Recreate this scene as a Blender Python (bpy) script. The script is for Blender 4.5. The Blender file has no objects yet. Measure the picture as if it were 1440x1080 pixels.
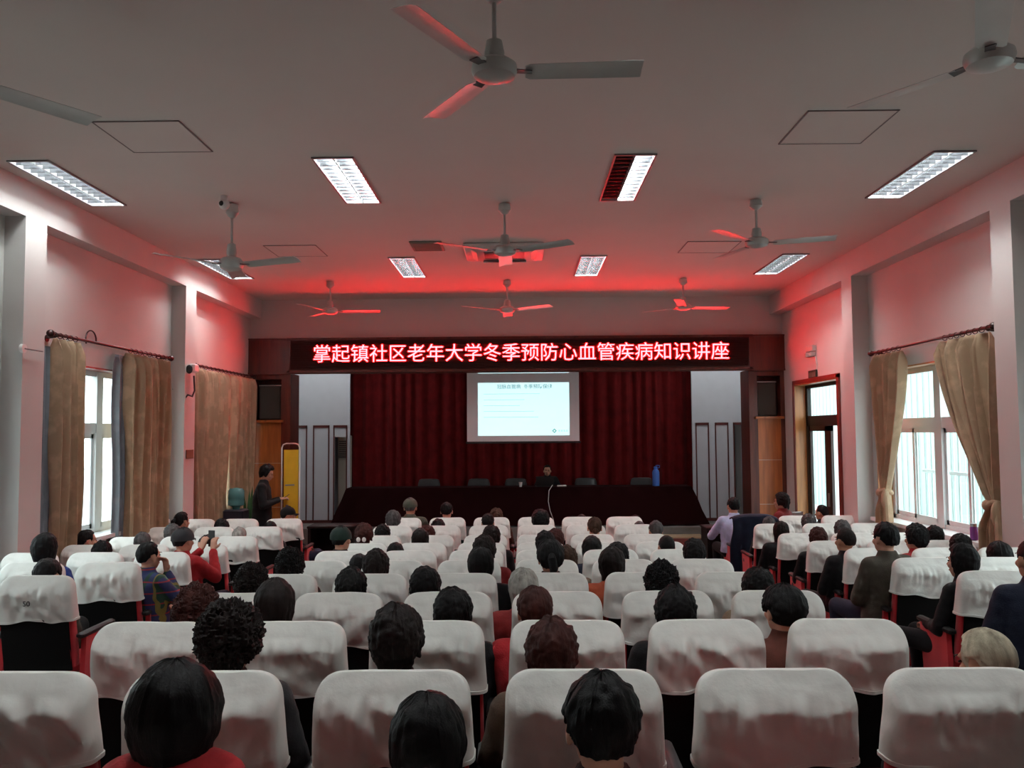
import bpy, math, random
from mathutils import Vector, Matrix, noise
random.seed(7)
sc = bpy.context.scene
COL = sc.collection
PI = math.pi

# ------------------------------------------------------------------ camera, world, exposure
F = 1185.0
YAW, PITCH, ROLL = -0.0105, 0.0568, -0.0070
CAMZ = 2.1
cy_, sy_, cp_, sp_ = math.cos(YAW), math.sin(YAW), math.cos(PITCH), math.sin(PITCH)
fw = Vector((sy_*cp_, cy_*cp_, sp_)); rt = Vector((cy_, -sy_, 0)); up = rt.cross(fw)
r2 = rt*math.cos(ROLL) + up*math.sin(ROLL); u2 = -rt*math.sin(ROLL) + up*math.cos(ROLL)
cd = bpy.data.cameras.new('camera'); cam = bpy.data.objects.new('camera', cd); COL.objects.link(cam)
cam.matrix_world = Matrix(((r2.x, u2.x, -fw.x, 0), (r2.y, u2.y, -fw.y, 0), (r2.z, u2.z, -fw.z, CAMZ), (0, 0, 0, 1)))
cd.sensor_width = 36; cd.lens = F/1440*36; cd.clip_start = 0.05; cd.clip_end = 300
sc.camera = cam
sc.view_settings.view_transform = 'Standard'; sc.view_settings.look = 'None'
sc.view_settings.gamma = 1; sc.view_settings.use_curve_mapping = False
sc.view_settings.exposure = 0.15
sc.cycles.use_denoising = True
sc.cycles.max_bounces = 7; sc.cycles.diffuse_bounces = 4; sc.cycles.glossy_bounces = 3
sc.cycles.transmission_bounces = 6; sc.cycles.transparent_max_bounces = 8
sc.cycles.sample_clamp_indirect = 6
sc.cycles.use_light_tree = True
w = bpy.data.worlds.new('overcast'); sc.world = w; w.use_nodes = True
wn = w.node_tree.nodes; wb = wn['Background']
wb.inputs[0].default_value = (0.88, 0.96, 1.0, 1); wb.inputs[1].default_value = 4.9
TUBE = 88.0        # strength of the fluorescent tubes
LEDS = 80.0       # strength of the red sign

def at(x, y, Y):
    """world point on the plane at distance Y that shows at pixel (x, y)"""
    d = fw + r2*((x-720)/F) + u2*((540-y)/F)
    k = Y/d.y
    return Vector((d.x*k, Y, CAMZ + d.z*k))
def atX(x, y, X):
    d = fw + r2*((x-720)/F) + u2*((540-y)/F)
    k = X/d.x
    return Vector((X, d.y*k, CAMZ + d.z*k))
def px_of(p):
    v = Vector(p) - Vector((0, 0, CAMZ)); z = v.dot(fw)
    return 720 + F*v.dot(r2)/z, 540 - F*v.dot(u2)/z

XL, XR, YB, YR = -4.62, 4.45, 14.3, -4.0
ZC = 4.387         # ceiling height
ZS = 4.066         # underside of the perimeter beam
KC = 1.155         # size of the ceiling fittings against their first estimate
def ceil_at(o, x, y):
    o.location = (x*KC, y*KC, ZC-0.001); s_ = o.scale; o.scale = (s_[0]*KC, s_[1]*KC, s_[2]*KC)
def fz(y): return max(0.0, (9.0-y)*0.0615)

def area(name, loc, rot, sx, sy, power, col=(1, 1, 1), spread=PI):
    l = bpy.data.lights.new(name, 'AREA'); l.shape = 'RECTANGLE'; l.size = sx; l.size_y = sy
    l.energy = power; l.color = col; l.spread = spread
    o = bpy.data.objects.new(name, l); COL.objects.link(o); o.location = loc; o.rotation_euler = rot
    return o

# ------------------------------------------------------------------ materials
MATS = {}
def mat(name, col, rough=0.6, metal=0.0, bump=0.0, bscale=60, var=0.0, vscale=4, spec=0.5, sheen=0.0, emit=None, estr=1.0, trans=0.0, stretch=None, coat=0.0):
    if name in MATS: return MATS[name]
    m = bpy.data.materials.new(name); m.use_nodes = True; MATS[name] = m
    nt = m.node_tree; b = nt.nodes['Principled BSDF']; L = nt.links.new
    b.inputs['Base Color'].default_value = (*col, 1); b.inputs['Roughness'].default_value = rough
    b.inputs['Metallic'].default_value = metal; b.inputs['Specular IOR Level'].default_value = spec
    b.inputs['Sheen Weight'].default_value = sheen; b.inputs['Coat Weight'].default_value = coat
    if trans: b.inputs['Transmission Weight'].default_value = trans
    if emit:
        b.inputs['Emission Color'].default_value = (*emit, 1); b.inputs['Emission Strength'].default_value = estr
    tc = nt.nodes.new('ShaderNodeTexCoord'); mp = nt.nodes.new('ShaderNodeMapping')
    L(tc.outputs['Object'], mp.inputs[0])
    if stretch: mp.inputs['Scale'].default_value = stretch
    if var:
        n = nt.nodes.new('ShaderNodeTexNoise'); n.inputs['Scale'].default_value = vscale; n.inputs['Detail'].default_value = 5
        L(mp.outputs[0], n.inputs[0])
        r = nt.nodes.new('ShaderNodeValToRGB'); L(n.outputs[0], r.inputs[0])
        r.color_ramp.elements[0].position = 0.3; r.color_ramp.elements[1].position = 0.7
        r.color_ramp.elements[0].color = (*[c*(1-var) for c in col], 1)
        r.color_ramp.elements[1].color = (*[min(1, c*(1+var)) for c in col], 1)
        L(r.outputs[0], b.inputs['Base Color'])
    if bump:
        n = nt.nodes.new('ShaderNodeTexNoise'); n.inputs['Scale'].default_value = bscale; n.inputs['Detail'].default_value = 4
        L(mp.outputs[0], n.inputs[0])
        bp = nt.nodes.new('ShaderNodeBump'); bp.inputs['Strength'].default_value = bump; bp.inputs['Distance'].default_value = 0.01
        L(n.outputs[0], bp.inputs['Height']); L(bp.outputs[0], b.inputs['Normal'])
    return m

M_wall = mat('painted_wall', (0.60, 0.60, 0.575), 0.75, bump=0.05, bscale=40, var=0.03, vscale=1.5)
M_ceil = mat('ceiling_paint', (0.66, 0.65, 0.60), 0.85, bump=0.03, bscale=30, var=0.03, vscale=0.8)
M_floor = mat('floor_tiles', (0.10, 0.095, 0.09), 0.35, var=0.3, vscale=9)
M_line = mat('hatch_joint', (0.22, 0.21, 0.20), 0.7)
M_maho = mat('mahogany_veneer', (0.085, 0.016, 0.008), 0.35, var=0.4, vscale=3, stretch=(6, 6, 0.6), coat=0.3)
M_wood = mat('reddish_wood_panel', (0.42, 0.13, 0.03), 0.35, var=0.3, vscale=3, stretch=(5, 5, 0.5), coat=0.05)
M_jamb = mat('varnished_orange_wood', (0.50, 0.22, 0.07), 0.35, var=0.2, vscale=3, stretch=(6, 6, 0.6))
M_trimred = mat('red_brown_trim', (0.20, 0.03, 0.02), 0.4, var=0.2)
M_winframe = mat('white_upvc', (0.75, 0.78, 0.78), 0.4)
M_panel = mat('blue_white_panel', (0.60, 0.62, 0.68), 0.6, var=0.03)
M_black = mat('black_plastic', (0.008, 0.008, 0.008), 0.5)
M_shell = mat('black_chair_shell', (0.004, 0.004, 0.004), 0.6, spec=0.15, bump=0.1, bscale=200)
M_red = mat('red_chair_fabric', (0.55, 0.02, 0.03), 0.8, sheen=0.2, bump=0.15, bscale=300, var=0.15, vscale=8)
M_cover = mat('white_cotton_cover', (0.86, 0.88, 0.83), 0.85, bump=0.3, bscale=22, var=0.06, vscale=6)
M_seam = mat('cover_hem', (0.72, 0.72, 0.70), 0.85)
M_print = mat('cover_number_ink', (0.12, 0.12, 0.12), 0.8)
M_fan = mat('fan_enamel', (0.50, 0.53, 0.50), 0.35, metal=0.2, var=0.08)
M_fandark = mat('fan_dark_trim', (0.10, 0.10, 0.10), 0.4)
M_alu = mat('bright_aluminium', (0.75, 0.77, 0.78), 0.25, metal=0.9)
M_ltframe = mat('light_frame_enamel', (0.22, 0.22, 0.22), 0.35)
M_refl = mat('satin_reflector', (0.80, 0.82, 0.83), 0.30, metal=0.85)
M_tube = mat('fluorescent_tube', (1, 1, 1), 0.4, emit=(0.97, 1.0, 1.0), estr=TUBE)
M_blade = mat('louvre_blade', (0.16, 0.17, 0.18), 0.25, metal=1.0)
M_tubeoff = mat('dead_tube', (0.35, 0.35, 0.33), 0.3)
M_stagecurt = mat('maroon_velvet', (0.11, 0.006, 0.007), 0.95, spec=0.1, sheen=0.03, var=0.25, vscale=5)
M_cloth = mat('dark_maroon_cloth', (0.014, 0.0015, 0.002), 0.95, spec=0.1)
M_led = mat('led_module_face', (0.06, 0.015, 0.012), 0.7)
M_ledtxt = mat('lit_red_leds', (0.2, 0.0, 0.0), 0.5, emit=(1.0, 0.0102, 0.0120), estr=LEDS)
M_metal = mat('grey_metal', (0.4, 0.4, 0.4), 0.35, metal=0.8)
M_chrome = mat('pale_tube_metal', (0.7, 0.66, 0.6), 0.3, metal=0.7)
M_darkmetal = mat('dark_curtain_rod', (0.03, 0.012, 0.010), 0.35, metal=0.3)
M_grille = mat('speaker_grille_cloth', (0.055, 0.05, 0.04), 0.9, bump=0.3, bscale=250)
M_skin = mat('skin', (0.52, 0.27, 0.18), 0.55, var=0.06, vscale=12)
M_skin2 = mat('tan_skin', (0.42, 0.20, 0.12), 0.55, var=0.06, vscale=12)
M_eye = mat('eye_dark', (0.02, 0.015, 0.012), 0.2)
M_lip = mat('lips', (0.35, 0.10, 0.08), 0.5)
M_white = mat('white_plastic', (0.75, 0.75, 0.73), 0.4)
M_glass = mat('window_glass', (0.9, 0.97, 0.95), 0.02, trans=1.0, spec=0.3)

def thin_glass():
    m = bpy.data.materials.new('pane_glass'); m.use_nodes = True; nt = m.node_tree; nt.nodes.clear()
    o = nt.nodes.new('ShaderNodeOutputMaterial'); t = nt.nodes.new('ShaderNodeBsdfTransparent'); g = nt.nodes.new('ShaderNodeBsdfGlossy')
    g.inputs['Roughness'].default_value = 0.03; t.inputs[0].default_value = (0.93, 0.97, 0.96, 1)
    mx = nt.nodes.new('ShaderNodeMixShader'); mx.inputs[0].default_value = 0.06
    nt.links.new(t.outputs[0], mx.inputs[1]); nt.links.new(g.outputs[0], mx.inputs[2]); nt.links.new(mx.outputs[0], o.inputs[0])
    return m
M_pane = thin_glass()

def curtain_mat(name, col, tr=0.35, pattern=0.12):
    m = bpy.data.materials.new(name); m.use_nodes = True; nt = m.node_tree; L = nt.links.new
    b = nt.nodes['Principled BSDF']; out = nt.nodes['Material Output']
    b.inputs['Roughness'].default_value = 0.75; b.inputs['Sheen Weight'].default_value = 0.2
    tc = nt.nodes.new('ShaderNodeTexCoord'); v = nt.nodes.new('ShaderNodeTexNoise'); v.inputs['Scale'].default_value = 5.5; v.inputs['Detail'].default_value = 6
    L(tc.outputs['Object'], v.inputs[0])
    r = nt.nodes.new('ShaderNodeValToRGB'); r.color_ramp.elements[0].position = 0.50; r.color_ramp.elements[1].position = 0.62
    r.color_ramp.elements[0].color = (*col, 1); r.color_ramp.elements[1].color = (*[min(1, c*(1+pattern)+0.02) for c in col], 1)
    L(v.outputs[0], r.inputs[0]); L(r.outputs[0], b.inputs['Base Color'])
    t = nt.nodes.new('ShaderNodeBsdfTranslucent'); L(r.outputs[0], t.inputs[0])
    mx = nt.nodes.new('ShaderNodeMixShader'); mx.inputs[0].default_value = tr
    L(b.outputs[0], mx.inputs[1]); L(t.outputs[0], mx.inputs[2]); L(mx.outputs[0], out.inputs[0])
    return m
M_curt = curtain_mat('tan_damask_curtain', (0.52, 0.375, 0.235), 0.18, 0.25)
M_lining = curtain_mat('grey_blackout_lining', (0.20, 0.23, 0.26), 0.05)

# ------------------------------------------------------------------ mesh helpers
class MB:
    def __init__(s): s.v = []; s.f = []; s.m = []
    def add(s, vs, fs, mi=0):
        n = len(s.v); s.v += [tuple(p) for p in vs]; s.f += [tuple(i+n for i in f) for f in fs]; s.m += [mi]*len(fs); return s
    def box(s, x0, x1, y0, y1, z0, z1, mi=0, bev=0.0):
        if bev:
            return s.rbox(x0, x1, y0, y1, z0, z1, bev, mi)
        vs = [(x, y, z) for x in (x0, x1) for y in (y0, y1) for z in (z0, z1)]
        return s.add(vs, [(0, 1, 3, 2), (4, 6, 7, 5), (0, 4, 5, 1), (2, 3, 7, 6), (0, 2, 6, 4), (1, 5, 7, 3)], mi)
    def rbox(s, x0, x1, y0, y1, z0, z1, b, mi=0):
        rings = []
        for z, k in ((z0, b), (z0+b, 0), (z1-b, 0), (z1, b)):
            a0, a1, c0, c1 = x0+k, x1-k, y0+k, y1-k
            rings.append([(a0+b, c0, z), (a1-b, c0, z), (a1, c0+b, z), (a1, c1-b, z), (a1-b, c1, z), (a0+b, c1, z), (a0, c1-b, z), (a0, c0+b, z)])
        return s.loft(rings, mi)
    def loft(s, rings, mi=0, caps=True, close=True):
        n = len(rings[0]); vs = [p for r in rings for p in r]; fs = []
        for i in range(len(rings)-1):
            for j in range(n if close else n-1):
                k = (j+1) % n
                fs.append((i*n+j, i*n+k, (i+1)*n+k, (i+1)*n+j))
        if caps and close:
            fs.append(tuple(reversed(range(n)))); fs.append(tuple((len(rings)-1)*n+j for j in range(n)))
        return s.add(vs, fs, mi)
    def tube(s, pts, rad, n=10, mi=0, caps=True):
        pts = [Vector(p) for p in pts]; rings = []
        if not isinstance(rad, (list, tuple)): rad = [rad]*len(pts)
        ref = None
        for i, p in enumerate(pts):
            d = (pts[min(i+1, len(pts)-1)] - pts[max(i-1, 0)]).normalized()
            if ref is None:
                ref = Vector((0, 0, 1)) if abs(d.z) < 0.9 else Vector((1, 0, 0))
            a = d.cross(ref).normalized(); b = a.cross(d).normalized(); ref = b
            rings.append([p + (a*math.cos(2*PI*j/n) + b*math.sin(2*PI*j/n))*rad[i] for j in range(n)])
        return s.loft(rings, mi, caps)
    def cyl(s, p0, p1, r0, r1=None, n=16, mi=0): return s.tube([p0, p1], [r0, r0 if r1 is None else r1], n, mi)
    def ell(s, c, r, nu=20, nv=12, mi=0, rot=None):
        c = Vector(c); vs = []; fs = []
        for i in range(1, nv):
            t = PI*i/nv
            for j in range(nu):
                a = 2*PI*j/nu
                p = Vector((r[0]*math.sin(t)*math.cos(a), r[1]*math.sin(t)*math.sin(a), r[2]*math.cos(t)))
                if rot: p = rot @ p
                vs.append(c+p)
        top = Vector((0, 0, r[2])); bot = Vector((0, 0, -r[2]))
        if rot: top = rot @ top; bot = rot @ bot
        vs += [c+top, c+bot]; T = len(vs)-2; B = T+1
        for i in range(nv-2):
            for j in range(nu):
                k = (j+1) % nu
                fs.append((i*nu+j, (i+1)*nu+j, (i+1)*nu+k, i*nu+k))
        for j in range(nu):
            k = (j+1) % nu
            fs.append((T, j, k)); fs.append((B, (nv-2)*nu+k, (nv-2)*nu+j))
        return s.add(vs, fs, mi)
    def lathe(s, prof, c=(0, 0, 0), n=24, mi=0):
        rings = [[(c[0]+r*math.cos(2*PI*j/n), c[1]+r*math.sin(2*PI*j/n), c[2]+z) for j in range(n)] for r, z in prof]
        return s.loft(rings, mi)
    def capsule(s, a, b, ra, rb, n=14):
        a, b = Vector(a), Vector(b); s.cyl(a, b, ra, rb, n); s.ell(a, (ra,)*3, n, 8); s.ell(b, (rb,)*3, n, 8); return s
    def mesh(s, name, mats, smooth=True):
        me = bpy.data.meshes.new(name); me.from_pydata(s.v, [], s.f)
        for m in (mats if isinstance(mats, (list, tuple)) else [mats]): me.materials.append(m)
        me.polygons.foreach_set('material_index', s.m); me.update()
        import bmesh
        b = bmesh.new(); b.from_mesh(me); bmesh.ops.recalc_face_normals(b, faces=b.faces); b.to_mesh(me); b.free()
        if smooth:
            me.polygons.foreach_set('use_smooth', [True]*len(me.polygons))
            me.set_sharp_from_angle(angle=math.radians(38))
        return me
    def build(s, name, mats, parent=None, smooth=True):
        return link(name, s.mesh(name, mats, smooth), parent)
def link(name, me, parent=None, loc=None):
    o = bpy.data.objects.new(name, me); COL.objects.link(o)
    if parent: o.parent = parent
    if loc is not None: o.location = loc
    return o
def grid(fn, nu, nv):
    vs = [fn(i/nu, j/nv) for j in range(nv+1) for i in range(nu+1)]
    fs = [(j*(nu+1)+i, j*(nu+1)+i+1, (j+1)*(nu+1)+i+1, (j+1)*(nu+1)+i) for j in range(nv) for i in range(nu)]
    return vs, fs
def tag(o, label=None, cat=None, group=None, kind=None):
    if label: o['label'] = label
    if cat: o['category'] = cat
    if group: o['group'] = group
    if kind: o['kind'] = kind
    return o
def empty(name, loc=(0, 0, 0), rz=0):
    o = bpy.data.objects.new(name, None); COL.objects.link(o); o.location = loc; o.rotation_euler = (0, 0, rz); o.empty_display_size = 0.1
    return o
def struct(o, label=None): o['kind'] = 'structure'; return o
def kids(o): return [c for c in bpy.data.objects if c.parent == o]
def copy_tree(o, parent=None):
    c = o.copy(); COL.objects.link(c); c.parent = parent
    for ch in list(o.children): copy_tree(ch, c)
    return c
def text_mesh(body, size, name, offset=0.0, extrude=0.004, align='CENTER'):
    c = bpy.data.curves.new(name, 'FONT'); c.body = body; c.size = size; c.extrude = extrude; c.offset = offset
    c.align_x = align; c.align_y = 'CENTER'; c.resolution_u = 2
    o = bpy.data.objects.new(name, c); COL.objects.link(o)
    bpy.context.view_layer.update()
    me = bpy.data.meshes.new_from_object(o.evaluated_get(bpy.context.evaluated_depsgraph_get())); me.name = name
    bpy.data.objects.remove(o); bpy.data.curves.remove(c)
    return me

# ------------------------------------------------------------------ room shell
def wall_with_holes(name, X0, X1, holes, y0, y1, z0, z1, m=M_wall):
    """wall along Y between X0 and X1; holes = list of (ya, yb, za, zb)"""
    b = MB(); ys = sorted(holes); cur = y0
    for (ya, yb, za, zb) in ys:
        b.box(X0, X1, cur, ya, z0, z1)
        if za > z0: b.box(X0, X1, ya, yb, z0, za)
        b.box(X0, X1, ya, yb, zb, z1)
        cur = yb
    b.box(X0, X1, cur, y1, z0, z1)
    return struct(b.build(name, m, smooth=False))
W1L = (8.2, 10.8, 1.0, 2.83); W2L = (11.9, 13.9, 1.0, 2.83)
W0L = (4.5, 7.1, 1.0, 2.83)
W1R = (8.15, 10.6, 1.0, 2.83); W0R = (4.3, 6.9, 1.0, 2.83)
DR = (11.82, 13.7, 0.0, 2.84)
TH = 0.24
wall_with_holes('wall_left', XL-TH, XL, [W0L, W1L, W2L], YR, 17.8, 0, ZC)
wall_with_holes('wall_right', XR, XR+TH, [W0R, W1R, DR], YR, 17.8, 0, ZC)
struct(MB().box(XL-TH, XR+TH, YR-0.2, YR, 0, ZC).build('wall_rear', M_wall, smooth=False))
b = MB(); b.box(XL, XR, YB, YB+0.15, 3.69, ZC); struct(b.build('wall_front', M_wall, smooth=False))
b = MB(); b.box(XL-TH, XR+TH, 17.75, 17.95, 0, ZC); struct(b.build('wall_stage_back', M_panel, smooth=False))
# sloped floor towards the stage
b = MB()
prof = [(YR, fz(YR)), (9.0, 0.0), (17.8, 0.0)]
for (ya, za), (yb, zb) in zip(prof, prof[1:]):
    b.add([(XL-TH, ya, za), (XR+TH, ya, za), (XR+TH, yb, zb), (XL-TH, yb, zb), (XL-TH, ya, -0.2), (XR+TH, ya, -0.2), (XR+TH, yb, -0.2), (XL-TH, yb, -0.2)],
          [(0, 1, 2, 3), (7, 6, 5, 4), (0, 4, 5, 1), (2, 6, 7, 3), (1, 5, 6, 2), (0, 3, 7, 4)])
struct(b.build('floor', M_floor, smooth=False))
# flat ceiling with a downstand beam along both side walls, flush with the pillars
LX = (-3.54, -1.34, 0.835, 3.105); LY = (2.45, 6.53, 10.01)
b = MB(); cur = YR; hx_, hy_ = 0.147*KC, 0.597*KC
for y in LY:
    b.box(XL-TH, XR+TH, cur, y*KC-hy_, ZC, ZC+0.18); cx = XL-TH
    for x in LX:
        b.box(cx, x*KC-hx_, y*KC-hy_, y*KC+hy_, ZC, ZC+0.18); cx = x*KC+hx_
    b.box(cx, XR+TH, y*KC-hy_, y*KC+hy_, ZC, ZC+0.18); cur = y*KC+hy_
b.box(XL-TH, XR+TH, cur, 17.95, ZC, ZC+0.18)
b.box(XL-TH, XR+TH, YR, 17.95, ZC+0.18, ZC+0.2)
struct(b.build('ceiling', M_ceil, smooth=False))
struct(MB().box(XL, XL+0.19, YR, YB, ZS, ZC).build('trim_1', M_wall, smooth=False))
struct(MB().box(XR-0.21, XR, YR, YB, ZS, ZC).build('trim_24', M_wall, smooth=False))
# engaged pillars along both walls
n = 2
for (ya, yb) in ((-3.5, -3.14), (0.2, 0.56), (3.8, 4.16), (7.42, 7.76), (11.04, 11.4)):
    struct(MB().box(XL, XL+0.19, ya, yb, 0, ZS).build('trim_%d' % n, M_wall, smooth=False)); n += 1
for (ya, yb) in ((-3.6, -3.3), (0.05, 0.4), (3.65, 4.0), (7.23, 7.55), (10.75, 11.08)):
    struct(MB().box(XR-0.21, XR, ya, yb, 0, ZS).build('trim_%d' % n, M_wall, smooth=False)); n += 1

def window(nm, side, hole, wood):
    """upvc window: fixed upper lights over sliding lower sashes; side -1 left wall, +1 right wall"""
    ya, yb, za, zb = hole
    X = XL if side < 0 else XR
    s = side
    root = struct(empty(nm, (X, (ya+yb)/2, za)))
    def B(mb, x0, x1, y0, y1, z0, z1):
        xa, xb = sorted((x0*s, x1*s)); mb.box(xa, xb, y0-(ya+yb)/2, y1-(ya+yb)/2, z0-za, z1-za)
    t = 0.018
    fr = MB()   # wooden lining of the reveal
    B(fr, -0.012, TH+0.0, ya, ya+t, za, zb); B(fr, -0.012, TH, yb-t, yb, za, zb); B(fr, -0.012, TH, ya, yb, zb-t, zb)
    struct(fr.build('reveal_lining', wood, root, False))
    sl = MB(); B(sl, -0.10, TH, ya-0.05, yb+0.05, za-0.03, za+0.012); sl.build('window_sill', M_winframe, root, False)
    a, c = 0.165, 0.22
    f = MB(); q = 0.06
    B(f, a, c, ya+t, ya+t+q, za, zb-t); B(f, a, c, yb-t-q, yb-t, za, zb-t)
    B(f, a, c, ya+t, yb-t, za+0.012, za+q); B(f, a, c, ya+t, yb-t, zb-t-q, zb-t)
    ym = (ya+yb)/2; zt = 2.17
    B(f, a-0.012, c+0.004, ym-0.07, ym+0.07, za+0.02, zb-t-0.002); B(f, a-0.006, c+0.002, ya+t+0.002, ym-0.07, zt-0.06, zt+0.06); B(f, a-0.006, c+0.002, ym+0.07, yb-t-0.002, zt-0.06, zt+0.06)
    f.build('window_frame', M_winframe, root, False)
    for (y0, y1) in ((ya+t+q, ym-0.07), (ym+0.07, yb-t-q)):
        h = (y0+y1)/2
        for k, (u0, u1) in enumerate(((y0, h+0.03), (h-0.03, y1))):
            g = MB(); o = 0.02*k
            B(g, a+o, a+o+0.018, u0, u0+0.045, za+q, zt-0.06); B(g, a+o, a+o+0.018, u1-0.045, u1, za+q, zt-0.06)
            B(g, a+o, a+o+0.018, u0, u1, za+q, za+q+0.05); B(g, a+o, a+o+0.018, u0, u1, zt-0.11, zt-0.06)
            sash = g.build('sash', M_winframe, root, False)
            p = MB(); B(p, a+o+0.007, a+o+0.011, u0+0.045, u1-0.045, za+q+0.05, zt-0.11); p.build('pane', M_pane, sash, False)
        p = MB(); B(p, a+0.02, a+0.024, y0, y1, zt+0.06, zb-t-q); p.build('pane', M_pane, root, False)
    return root
window('window_1', -1, W1L, M_trimred); window('window_2', -1, W2L, M_trimred)
window('window_3', 1, W1R, M_jamb)
window('window_4', -1, W0L, M_trimred); window('window_5', 1, W0R, M_jamb)

# doorway with glazed transom and a glazed leaf standing open
ya, yb, za, zb = DR
door = struct(empty('door_1', (XR, (ya+yb)/2, 0)))
def DB(mb, x0, x1, y0, y1, z0, z1, mi=0): mb.box(x0-XR, x1-XR, y0-(ya+yb)/2, y1-(ya+yb)/2, z0, z1, mi)
m = MB(); DB(m, XR-0.02, XR+TH, ya, ya+0.03, 0, zb); DB(m, XR-0.02, XR+TH, yb-0.03, yb, 0, zb); DB(m, XR-0.02, XR+TH, ya, yb, zb-0.03, zb)
m.build('door_lining', M_jamb, door, False)
m = MB(); DB(m, XR-0.035, XR, ya-0.05, ya+0.02, 0, zb+0.04); DB(m, XR-0.035, XR, yb-0.02, yb+0.05, 0, zb+0.04); DB(m, XR-0.035, XR, ya-0.05, yb+0.05, zb-0.01, zb+0.05)
m.build('architrave', M_trimred, door, False)
m = MB(); DB(m, 4.6, 4.66, ya+0.03, ya+0.1, 0, zb-0.03); DB(m, 4.6, 4.66, yb-0.12, yb-0.03, 0, zb-0.03); DB(m, 4.6, 4.66, ya+0.03, yb-0.03, 2.16, 2.32); DB(m, 4.6, 4.66, ya+0.03, yb-0.03, 2.76, zb-0.03)
m.build('door_frame', M_black, door, False)
m = MB(); DB(m, 4.625, 4.63, ya+0.1, yb-0.12, 2.32, 2.76); m.build('transom_pane', M_pane, door, False)
leaf = MB()
for (y0, y1) in ((12.62, 13.58),):
    DB(leaf, 4.61, 4.65, y1-0.07, y1, 0.01, 2.16); DB(leaf, 4.61, 4.65, y0, y0+0.26, 0.01, 2.16); DB(leaf, 4.61, 4.65, y0, y1, 0.01, 0.12); DB(leaf, 4.61, 4.65, y0, y1, 2.08, 2.16)
lf = leaf.build('door_leaf', mat('dark_brown_door', (0.02, 0.008, 0.006), 0.4), door, False)
m = MB(); DB(m, 4.627, 4.632, 12.88, 13.51, 0.12, 2.08); m.build('pane', M_pane, lf, False)
m = MB(); DB(m, 4.59, 4.61, 12.72, 12.76, 0.95, 1.15); m.build('door_handle', M_metal, lf, False)

# outside: pale ground, a light green building and the railing that stands before the right windows
b = MB(); b.box(-40, XL-TH-0.01, -30, 60, -0.6, -0.3); b.box(XR+TH+0.01, 40, -30, 60, -0.6, -0.3)
g = struct(b.build('ground', mat('pale_concrete', (0.45, 0.46, 0.45), 0.9, var=0.1), smooth=False)); 
ob = empty('green_building', (9.5, 14, -0.3))
b = MB(); b.box(0, 4, -6, 14, 0, 5.2); b.build('wall', mat('pale_green_cladding', (0.30, 0.38, 0.36), 0.7, var=0.06), ob, False)
b = MB()
for k in range(66): b.box(-0.012, 0.0, -6+k*0.3, -5.82+k*0.3, 0.0, 5.1)
b.build('cladding_ribs', mat('pale_green_rib', (0.36, 0.44, 0.42), 0.7), ob, False)
tag(ob, 'pale green ribbed building seen outside the right-hand windows and door', 'building')
ob['kind'] = 'thing'
rl = empty('window_railing', (5.15, 9.4, 0.0))
b = MB()
for k in range(22): b.cyl((0, -1.35+k*0.13, -0.3), (0, -1.35+k*0.13, 2.95), 0.008, n=6)
b.build('bar', mat('white_painted_bar', (0.85, 0.90, 0.90), 0.5), rl)
b = MB(); b.box(-0.015, 0.015, -1.45, 1.5, 1.55, 1.59); b.box(-0.015, 0.015, -1.45, 1.5, 2.93, 2.97); b.build('rail', MATS['white_painted_bar'], rl, False)
tag(rl, 'pale vertical security bars outside the right-hand window', 'railing')
rl.children[0]['kind'] = 'stuff'

# ------------------------------------------------------------------ curtains
def pleat_sheet(name, m, y0, y1, ztop, zbot, X, tie=None, pleats=9, amp=0.045, parent=None, seed=0, side=-1, bx=0.0, pinch=None):
    """hanging sheet along Y. tie=(z, ya, yb): gathered there; below it hangs narrow."""
    nu, nv = 110, 60
    rnd = random.Random(seed); ph = rnd.random()*6
    def fn(u, v):
        z = ztop + (zbot-ztop)*v
        a, b_, am = y0, y1, amp
        if tie:
            tz, ta, tb, ba, bb = tie
            if z > tz:
                k = (ztop-z)/(ztop-tz); e = k**1.6; sm = e
                a = y0+(ta-y0)*sm; b_ = y1+(tb-y1)*sm; am = amp*(1-0.55*sm)
            else:
                k = min(1, (tz-z)/0.25); k = k*k*(3-2*k)
                a = ta+(ba-ta)*k; b_ = tb+(bb-tb)*k; am = amp*(0.45+0.3*k)
        uu = u + 0.02*math.sin(9*u+ph+v*1.5)
        y = a + (b_-a)*u
        top = min(1, v*14+0.35)
        d = math.sin(uu*pleats*2*PI+ph+0.5*math.sin(v*3+ph))*am*top
        d += math.sin(uu*pleats*4.7*PI+v*2)*am*0.25*top
        d += noise.noise(Vector((uu*5, v*2.5, seed)))*0.03
        y += math.cos(uu*pleats*2*PI+ph)*am*0.35*top*min(1, (b_-a)/0.4)
        return (X - side*d + bx*v, y, z)
    vs, fs = grid(fn, nu, nv)
    b = MB().add(vs, fs)
    o = b.build(name, m, parent)
    md = o.modifiers.new('thickness', 'SOLIDIFY'); md.thickness = 0.006
    return o
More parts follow.
